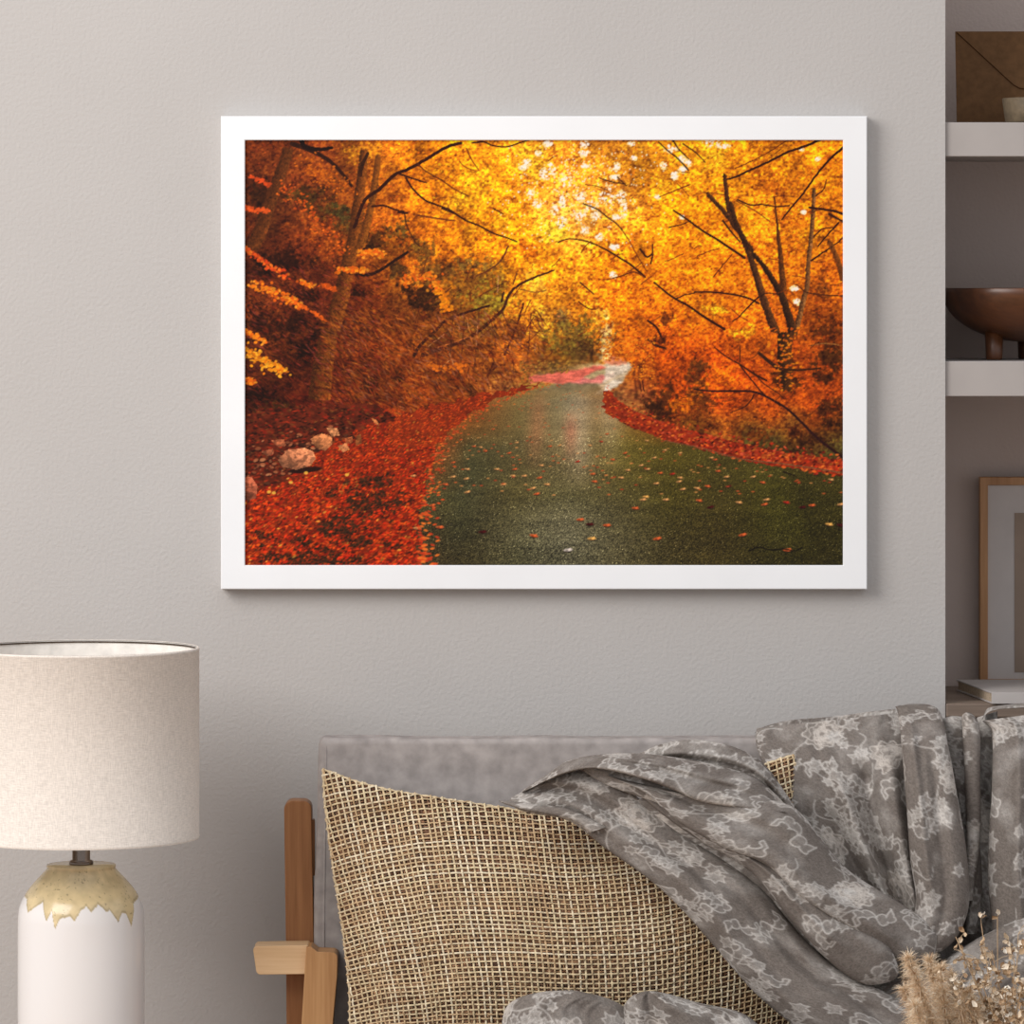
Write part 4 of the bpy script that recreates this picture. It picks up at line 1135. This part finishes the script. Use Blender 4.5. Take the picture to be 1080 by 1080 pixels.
def stem(cx_, cy_, a, L):
    t = np.linspace(0, 1, 30); k = random.uniform(-.9, .9)
    p = rot(np.stack([t * L, k * L * .5 * np.sin(t * PI * random.uniform(.8, 1.6))], 1), cx_, cy_, a)
    cl_line(p, 1.3, .62)
    for _ in range(4):
        i = random.randrange(4, 29); b = math.atan2(*(p[i] - p[i - 1])[::-1]) + random.choice((-1, 1)) * random.uniform(.5, 1.1)
        L2 = random.uniform(6, 14); e = p[i] + L2 * np.array([math.cos(b), math.sin(b)])
        cl_line([p[i], e], 1.1, .6); leaf3(e[0], e[1], b, random.uniform(.6, 1.1), random.uniform(.15, .6))
    leaf3(p[-1][0], p[-1][1], a, random.uniform(.9, 1.3), .55)
def flower(cx_, cy_, r):
    a = random.random() * 6
    q = rot(lobed(9, r * .82, r, 0), cx_, cy_, a); cl_fill(q, .30, .30); 
    for k in range(3):
        rr = r * (1 - k * .27)
        q = rot(lobed(9 - k * 2, rr * .78, rr, k), cx_, cy_, a + k * .4); cl_line(q, 1.2, 1.0)
    for k in range(int(r * 1.2)):
        b = random.random() * 6.28; d = r * random.uniform(.2, .8)
        q = rot(lobed(3, 1.5, 3.4, 0, k=14), cx_ + d * math.cos(b), cy_ + d * math.sin(b), b); cl_line(q, 1.1, .85)
def place(n, mind, store, tries=4000):
    out = []
    for _ in range(tries):
        if len(out) >= n: break
        x, y = random.uniform(0, CW), random.uniform(0, CW)
        if all((x - a) ** 2 + (y - b) ** 2 > (mind + c) ** 2 for a, b, c in store): store.append((x, y, mind)); out.append((x, y))
    return out
store = []
for x, y in place(85, 29, store): flower(x, y, random.uniform(18, 27)); stem(x + 22, y, random.uniform(-.6, .6), 50); stem(x - 22, y, PI + random.uniform(-.6, .6), 45)
for x, y in place(300, 14, store): scroll(x, y, random.random() * 6.28, random.uniform(.7, 1.0))
for x, y in place(380, 9, store): stem(x, y, random.random() * 6.28, random.uniform(24, 44))
for x, y in place(260, 7, store): leaf3(x, y, random.random() * 6.28, random.uniform(.7, 1.2), .45)

cb = lin((116, 108, 102)); cl_ = lin((222, 217, 211)); cw_ = lin((200, 182, 165))
noisep = rng.random((CW, CW)).astype(np.float32)
pat = np.clip(pat + np.clip(fbm(cxx / 30, cyy / 30, 130, 3) - .5, 0, 1) * .9 * (.5 + vnoise(cxx / 2.2, cyy / 2.2, 134)), 0, 1)
def cloth_col(cu, cv):
    cu = np.clip(cu, 0, CW - 1.01); cv = np.clip(cv, 0, CW - 1.01)
    i = cv.astype(int); j = cu.astype(int); fi = cv - i; fj = cu - j
    def s(A): return (A[i, j] * (1 - fj) + A[i, j + 1] * fj) * (1 - fi) + (A[i + 1, j] * (1 - fj) + A[i + 1, j + 1] * fj) * fi
    a = np.clip(s(pat), 0, 1)[..., None]; wm = s(warm)[..., None]; n = s(noisep)[..., None]
    hi_ = cl_ * (1 - wm) + cw_ * wm
    return (cb * (.70 + .60 * n)) * (1 - a * .8) + hi_ * a * .8

blV = []; blF = []; blC = []; blb = 0
def strip(A, B, dA, h, dB=None, cu0=100, cv0=100, rotc=0.0, roll=118, flat=.8, ns=None, nt=None, und=.0, seed=1, taper0=0.0, taper1=0.0, res=1.15, ridges=()):
    """fold of cloth between rail A and rail B (photo px); dA/dB depth of its edges, h how far it swells"""
    global blb
    La = sum(math.dist(a, b) for a, b in zip(A, A[1:])); Lb = sum(math.dist(a, b) for a, b in zip(B, B[1:]))
    ns = ns or int(max(La, Lb) / res); 
    a = catmull(A, ns); b = catmull(B, ns)
    wmax = np.linalg.norm(a - b, axis=1).max()
    nt = nt or int(max(wmax * 1.35 / res, 14))
    s = np.linspace(0, 1, ns)[:, None]
    rl_ = math.radians(roll)
    dth = np.linspace(-rl_, rl_, 800)
    hm = (np.mean(h) if hasattr(h, '__len__') else h) / SC
    lx_ = .5 * np.sign(np.sin(dth)) * np.abs(np.sin(dth)) ** flat * wmax; ly_ = np.sign(np.cos(dth)) * np.abs(np.cos(dth)) ** .75 * hm
    ca = np.concatenate([[0], np.cumsum(np.hypot(np.diff(lx_), np.diff(ly_)))]); ca /= ca[-1]
    th_ = np.interp(np.linspace(0, 1, nt), ca, dth)[None, :]
    sn = np.sign(np.sin(th_)) * np.abs(np.sin(th_)) ** flat
    t = .5 + .5 * sn
    t = np.broadcast_to(t, (ns, nt))
    da = np.interp(s[:, 0], np.linspace(0, 1, len(dA)), dA)[:, None]
    dB = dB if dB is not None else dA
    db = np.interp(s[:, 0], np.linspace(0, 1, len(dB)), dB)[:, None]
    hh = np.interp(s[:, 0], np.linspace(0, 1, len(h)), h)[:, None] if hasattr(h, '__len__') else h
    tp = np.ones_like(s)
    if taper0: tp = tp * np.sqrt(np.clip(1 - np.clip(1 - s / taper0, 0, 1) ** 2, 0.0004, 1))
    if taper1: tp = tp * np.sqrt(np.clip(1 - np.clip(1 - (1 - s) / taper1, 0, 1) ** 2, 0.0004, 1))
    cos = np.cos(th_); prof = np.sign(cos) * np.abs(cos) ** .75
    wloc_ = np.linalg.norm(a - b, axis=1)[:, None]
    d = da * (1 - t) + db * t + hh * prof * tp
    tt = np.clip(t, 0, 1)
    if und:
        d = d + und * (fbm(tt * wloc_ / 26 + s * 1.5 + seed * 7, s * max(La, Lb) / 150 + seed * 3, 200 + seed, 3) - .5) * 2 * np.clip(prof, 0, 1)
    for (t0, t1, sg, amp, s0_, s1_) in ridges:      # soft secondary folds along the strip
        tc = t0 + (t1 - t0) * s
        win = np.clip((s - s0_) / .08 + .5, 0, 1) * np.clip((s1_ - s) / .08 + .5, 0, 1)
        d = d + amp * np.exp(-((tt - tc) / sg) ** 2) * win
    tw = .5 + (t - .5) * (tp if (taper0 or taper1) else 1.0)
    pxy = a[:, None] * (1 - tw[..., None]) + b[:, None] * tw[..., None]
    V = Pn(pxy[..., 0], pxy[..., 1], d)
    # cloth coordinates from the real arc lengths
    mid = nt // 2
    dv = np.concatenate([np.zeros((ns, 1)), np.cumsum(np.linalg.norm(np.diff(V, axis=1), axis=2), axis=1)], 1)
    cv = (dv - dv[:, mid:mid + 1]) / (SC * .95)
    du = np.concatenate([[0], np.cumsum(np.linalg.norm(np.diff(V[:, mid], axis=0), axis=1))])[:, None] / (SC * .95)
    cu = du + np.zeros_like(cv)
    c, s_ = math.cos(rotc), math.sin(rotc)
    cu, cv = cu * c - cv * s_ + cu0, cu * s_ + cv * c + cv0
    blV.append(V.reshape(-1, 3)); blC.append(cloth_col(cu % (CW - 2), cv % (CW - 2)).reshape(-1, 3))
    blF.append(gridfaces(ns, nt, base=blb)); blb += ns * nt

# cloth underneath the folds
strip([(630,866),(690,905),(750,965),(800,1020),(850,1080)], [(700,830),(780,850),(850,880),(905,945),(965,1015)], [.432,.44,.445,.445], .006, None, 300, 1100, .5, roll=92, flat=1, und=.004, seed=21, res=2.2)
# A1 broad lower fold lying over the cushion
strip([(527,847),(560,858),(600,866),(640,896),(680,924),(712,952),(742,985),(765,1012),(795,1046),(832,1078),(880,1115)],
      [(560,830),(598,812),(640,818),(684,850),(722,880),(765,908),(806,940),(848,990),(892,1026),(940,1050),(1010,1100)],
      [.405,.43,.45,.46,.47,.48,.48], [.018,.03,.03,.036,.04,.04,.04], [.40,.42,.43,.44,.45,.46,.46], 150, 150, .5, flat=.75, und=.010, seed=1, taper0=.05,
      ridges=[(.55,.62,.10,-.012,.05,.45),(.3,.35,.12,.010,.1,.6),(.72,.70,.09,-.010,.45,.95),(.2,.25,.1,.008,.5,1)])
# little hem fold at the cushion end
strip([(522,846),(560,856),(600,864),(622,878)], [(530,843),(565,848),(600,853),(640,872)], [.42,.45,.46,.46], .010, None, 60, 400, .5, taper0=.3, und=.003, seed=14)
# A2 narrow fold between
strip([(660,826),(700,860),(740,888),(790,918),(830,965),(868,1008),(905,1036),(938,1044)],
      [(690,838),(722,862),(765,884),(815,908),(850,938),(885,968),(930,992),(955,1016)],
      [.44,.45,.47,.48,.48], [.010,.022,.034,.04,.03], None, 500, 120, .7, flat=.8, und=.008, seed=2, taper0=.1, taper1=.10,
      ridges=[(.5,.45,.12,.008,.2,.8)])
# A3 main upper band
strip([(640,818),(680,836),(714,866),(760,892),(808,912),(838,940),(868,962),(912,990),(942,1010),(972,1022)],
      [(700,832),(745,838),(800,842),(838,852),(866,884),(893,916),(925,938),(955,956),(978,972),(996,996)],
      [.46,.48,.49,.50,.50,.48,.46], [.012,.024,.034,.036,.034,.03,.02], [.44,.45,.44,.43,.43,.44,.44], 180, 620, .6, flat=.8, und=.009, seed=3, taper1=.055,
      ridges=[(.45,.5,.12,-.010,.1,.5),(.3,.3,.1,.006,.5,.9)])
# A4 bright roll at the top
strip([(548,838),(580,822),(612,812),(640,812),(680,822),(712,834),(738,845),(780,852),(826,856)],
      [(552,832),(575,818),(600,802),(640,795),(680,795),(720,800),(760,808),(800,822),(842,862)],
      [.42,.45,.48,.49,.49,.48,.47], [.012,.02,.022,.024,.024,.022,.02], [.40,.42,.43,.43,.42,.41,.40], 640, 300, .3, flat=.8, und=.008, seed=4, taper0=.08,
      ridges=[(.45,.5,.10,-.008,.4,.85),(.7,.65,.1,.006,.3,.8)])
# inner lining seen in the hollow under the roll
strip([(610,815),(650,832),(690,846),(730,862),(790,880)], [(620,806),(670,815),(720,828),(770,838),(820,850)], [.445,.45,.455,.455], .008, None, 820, 800, .3, und=.006, seed=5, taper0=.2)
# A5 upper hump behind
strip([(664,800),(700,806),(745,812),(790,822),(836,858)],
      [(668,797),(700,784),(735,780),(772,787),(806,806),(846,860)][:5] + [(838,850)],
      [.38,.38,.38,.38], [.01,.03,.034,.03,.02], None, 400, 900, .2, flat=.85, und=.012, seed=6, taper0=.12,
      ridges=[(.5,.55,.09,.010,.2,.9),(.25,.3,.08,-.01,.2,.9)])
# B0 deep backing of the hanging part
strip([(800,790),(830,860),(880,960),(930,1060),(960,1110)], [(1180,770),(1180,850),(1180,950),(1180,1050),(1180,1110)], [.235,.24,.25,.27], .012, None, 60, 700, 0.2, roll=95, flat=1, und=.012, seed=7, res=2.0)
# B1 wide hanging panel, starting behind the backrest top and falling in front
strip([(798,768),(797,782),(802,800),(816,830),(834,862),(856,900),(884,940),(915,985),(930,1010)],
      [(965,750),(968,780),(972,830),(976,880),(980,920),(985,960),(985,990),(980,1010),(978,1020)],
      [.20,.262,.29,.31,.33,.34,.34], [.03,.042,.045,.045,.04,.04,.04], None, 820, 120, 1.1, flat=.62, und=.013, seed=8,
      ridges=[(.42,.50,.07,.020,.25,1),(.62,.64,.06,-.024,.2,1),(.80,.80,.06,.014,.2,1),(.25,.36,.06,-.014,.35,1)])
# B1 top roll over the back
strip([(796,776),(830,768),(880,764),(930,758),(975,752)], [(797,769),(830,760),(880,755.5),(930,749),(975,745)], [.20,.21,.21], .018, [.16,.16,.16], 860, 60, .0, und=.0, seed=15, taper0=.05, roll=130)
# B2 big front fold, hanging to a rounded tip
strip([(941,744),(947,752),(952,800),(956,850),(960,905),(966,950),(958,985),(950,1004),(958,1012)],
      [(976,741),(992,752),(1001,790),(1009,835),(1017,880),(1022,925),(1021,960),(1008,990),(984,1013)],
      [.22,.34,.37,.39,.40,.41,.42], [.014,.03,.038,.042,.045,.045,.04], None, 240, 1010, 1.2, flat=.72, und=.008, seed=9, taper0=.02, taper1=.09,
      ridges=[(.25,.3,.08,.010,.1,.7),(.62,.55,.1,-.008,.2,.9)])
# B3 narrow folds behind it
strip([(988,757),(1000,800),(1012,860),(1022,930),(1018,985)], [(1020,753),(1024,800),(1030,860),(1036,930),(1030,985)], [.25,.29,.31,.32], .022, None, 900, 500, 1.3, und=.006, seed=10, res=1.5, taper0=.03)
strip([(1014,752),(1016,790),(1018,840),(1019,890),(1017,950)], [(1024,750),(1033,768),(1034,820),(1034,880),(1026,950)], [.29,.33,.34,.34], .018, None, 700, 950, 1.3, und=.004, seed=11, res=1.4, taper0=.03)
strip([(1030,757),(1034,800),(1034,860),(1032,920),(1030,985)], [(1052,750),(1052,800),(1052,860),(1052,920),(1052,985)], [.22,.235,.24,.24], .012, None, 320, 520, 1.3, und=.005, seed=12, res=1.5)
# C right panel
strip([(1036,760),(1046,775),(1046,830),(1043,880),(1042,930),(1046,975),(1050,1040)], [(1160,744),(1168,775),(1172,830),(1175,880),(1175,930),(1175,975),(1175,1040)],
      [.26,.33,.36,.37,.38,.38], .04, None, 540, 560, 1.35, flat=.6, und=.010, seed=13, ridges=[(.22,.24,.05,.012,0,1),(.42,.40,.06,-.014,0,1)])
strip([(1034,762),(1042,752),(1056,748),(1090,746),(1150,744)], [(1036,757),(1042,747),(1056,744),(1090,741),(1150,740)], [.27,.28,.28], .014, [.24,.25,.25], 500, 200, .0, und=.0, seed=16, taper0=.10, roll=125)
# lower right, cloth lying on the seat
strip([(930,1040),(980,1020),(1040,985),(1100,960),(1180,950)], [(940,1120),(1000,1110),(1060,1100),(1120,1100),(1180,1100)], [.40,.41,.41], .05, None, 250, 300, .4, flat=.7, und=.02, seed=17, res=1.8)
# D lumps in front of the cushion
strip([(524,1130),(528,1090),(533,1064),(548,1052),(572,1046),(600,1044)], [(690,1130),(684,1100),(676,1080),(664,1066),(644,1054),(612,1045)], [.50,.50,.49,.47], .06, None, 80, 980, .9, flat=.8, und=.012, seed=18, taper1=.12)
strip([(650,1130),(652,1095),(654,1070),(662,1055),(674,1045)], [(830,1130),(812,1098),(786,1070),(735,1057),(696,1045)], [.51,.51,.50,.48], .062, None, 1000, 700, 1.0, flat=.75, und=.012, seed=19, taper1=.10, ridges=[(.2,.4,.08,-.012,.2,1),(.6,.6,.1,.01,.2,1)])
thr = np.vstack(blV)
M_throw = vcol('floral_fabric', .88, .12, speck=.16, sscale=750, bump=.25, bscale=600)
org = P(900, 1105, .45)
throw = link('floral_throw', mesh_np('floral_throw', thr, np.vstack(blF), col=np.vstack(blC)), M_throw, origin=org)
tag(throw, 'crumpled grey throw with pale floral pattern draped over the sofa and cushion', 'throw')

# ------------------------------------------------------------------ dried flowers
FD = 0.95
vase_x = P(1062, 0, FD).x
vase_top = zat(1098, FD)
prof = []
for z_, r_ in ((0, .055), (.02, .07), (.12, .098), (.26, .10), (.36, .075), (.42, .045), (vase_top - .02, .040), (vase_top, .048)):
    prof.append((r_, z_))
prof = [(0.0001, 0.0)] + [tuple(q) for q in catmull(prof, 40)] + [(.044, vase_top), (.036, vase_top - .03), (.036, vase_top - .12), (.0001, vase_top - .12)]
V, F = lathe(prof, 48)
o = link('floor_vase', mesh_np('floor_vase', (V + np.array([vase_x, -FD, 0.0005])).reshape(-1, 3), F), plain('stoneware', (150, 138, 124), .7, .2, bump=.1), origin=(vase_x, -FD, 0))
tag(o, 'stoneware floor vase holding the dried flowers in front of the sofa', 'vase')
bq = thing('dried_bouquet', (vase_x, -FD, vase_top - .10), 'bunch of dried tan grasses and cream petalled sprigs in front of the sofa', 'dried flowers')
root = np.array([vase_x, -FD, vase_top - .08])
def petal(Vl, Fl, Cl, c, n, up, size, col):
    n = n / (np.linalg.norm(n) + 1e-9); s = np.cross(n, up); s /= np.linalg.norm(s) + 1e-9; t = np.cross(s, n)
    b0 = len(Vl)
    prof = [(0, 0, 0), (.3, .24, .12), (.7, .33, .0), (1.0, .04, .22)]
    for (q, w_, cu_) in prof:
        for sg in (-1, 0, 1):
            Vl.append(c + t * q * size + s * sg * w_ * size + n * size * (cu_ + (.16 if sg else 0)))
            Cl.append(col * random.uniform(.85, 1.1))
    for k in range(3):
        for m_ in range(2):
            a = b0 + k * 3 + m_
            Fl.append((a, a + 1, a + 4, a + 3))
def thin(Vl, Fl, Cl, pts, r0, r1, col):
    n = len(pts); V, F = tube(pts, np.linspace(r0, r1, n), 4)
    b0 = len(Vl)
    Vl.extend(list(V)); Fl.extend([tuple(int(x) + b0 for x in f) for f in F]); Cl.extend([col] * len(V))
PC = [lin(c) for c in ((222,202,176),(206,182,152),(236,222,202),(190,162,130),(244,236,222),(172,142,112))]
M_dry = vcol('dried_petals', .9, .1)
sprigs = [(1008,988),(1035,975),(1052,968),(1074,985),(1020,1010),(1046,1002),(1070,1015),(1094,990),(1110,1010),(1035,1035),(1060,1042),(1086,1040),(1003,1030),(1020,1062),(1048,1068),(1078,1066)]
for si, (sx_, sy_) in enumerate(sprigs):
    Vl, Fl, Cl = [], [], []
    fd_ = FD + random.uniform(-.06, .10) * (1 if si < 9 else 1.2)
    tip = np.array(P(sx_, sy_, fd_))
    mid = (root + tip) / 2 + np.array([random.uniform(-.01, .01), random.uniform(-.02, .02), .01])
    c = catmull([tuple(root), tuple(mid), tuple(tip)], 24)
    thin(Vl, Fl, Cl, c, .0013, .0006, PC[3])
    for k in range(17):
        i = random.randrange(9, 24); b = c[i]
        dirn = np.array([random.gauss(0, 1), random.gauss(0, .8), random.gauss(.5, .8)]); dirn /= np.linalg.norm(dirn)
        L = random.uniform(.006, .026); e = b + dirn * L
        thin(Vl, Fl, Cl, [b, (b + e) / 2 + np.array([0, 0, .002]), e], .0005, .0003, PC[1])
        for q in range(random.choice((2, 3, 4))):
            nn = np.array([random.gauss(0, 1), random.gauss(-.8, 1), random.gauss(.2, 1)])
            petal(Vl, Fl, Cl, e, nn, np.array([random.gauss(0, 1), random.gauss(0, 1), random.gauss(0, 1)]), random.uniform(.006, .0135), PC[random.randrange(6)])
    link('petal_sprig', mesh_np('petal_sprig', np.array(Vl), np.array(Fl), col=np.array(Cl)), M_dry, bq)
plumes = [((968,1120),(962,1026)),((995,1120),(992,1022)),((982,1125),(966,1062)),((1015,1120),(1012,1058)),((985,1100),(958,1012)),((1000,1100),(980,1014)),((975,1110),(955,1045)),((1010,1110),(1003,1030)),((990,1120),(972,1050)),((1030,1120),(1022,1050)),((1050,1120),(1040,1060)),((1005,1120),(990,1045))]
for pi_, (b0_, t0_) in enumerate(plumes):
    Vl, Fl, Cl = [], [], []
    dd = FD + random.uniform(-.03, .12)
    tip = np.array(P(*t0_, dd)); bs = np.array(P(*b0_, dd - .02))
    c = catmull([tuple(root), tuple(bs), tuple((bs + tip) / 2 + np.array([.004, 0, .0])), tuple(tip)], 40)
    thin(Vl, Fl, Cl, c, .0014, .0005, lin((170, 130, 90)))
    Vf = []
    n = 6500
    ii = np.random.default_rng(pi_).integers(14, 40, n); r2 = np.random.default_rng(50 + pi_)
    base3 = c[ii] + r2.normal(0, .001, (n, 3))
    ax = tip - bs; ax /= np.linalg.norm(ax)
    rd = r2.normal(0, 1, (n, 3)); rd /= np.linalg.norm(rd, axis=1, keepdims=True)
    dr_ = ax * r2.uniform(.3, 1.1, (n, 1)) + rd * .9; dr_ /= np.linalg.norm(dr_, axis=1, keepdims=True)
    L = r2.uniform(.010, .042, (n, 1)) * (1.2 - .72 * ((ii - 14) / 26.0))[:, None]
    side = np.cross(dr_, r2.normal(0, 1, (n, 3))); side /= np.linalg.norm(side, axis=1, keepdims=True)
    wd_ = r2.uniform(.00010, .00026, (n, 1))
    m_ = base3 + dr_ * L * .55 + rd * L * .05; e = base3 + dr_ * L + np.array([0, 0, -.22]) * L
    q = np.stack([base3 - side * wd_, base3 + side * wd_, m_ + side * wd_ * 1.3, m_ - side * wd_ * 1.3, e + side * wd_ * .4, e - side * wd_ * .4], 1)
    off = len(Vl)
    cols = lin(np.array([(240,220,192),(230,204,172),(246,232,210),(214,182,146)]))[r2.integers(0, 4, n)] * r2.uniform(.8, 1.1, (n, 1))
    Vall = np.vstack([np.array(Vl), q.reshape(-1, 3)]); Call = np.vstack([np.array(Cl), np.repeat(cols, 6, 0)])
    k = np.arange(n) * 6 + off
    Fall = np.vstack([np.array(Fl), np.stack([k, k + 1, k + 2, k + 3], 1), np.stack([k + 3, k + 2, k + 4, k + 5], 1)])
    link('grass_plume', mesh_np('grass_plume', Vall, Fall, col=Call), M_dry, bq)
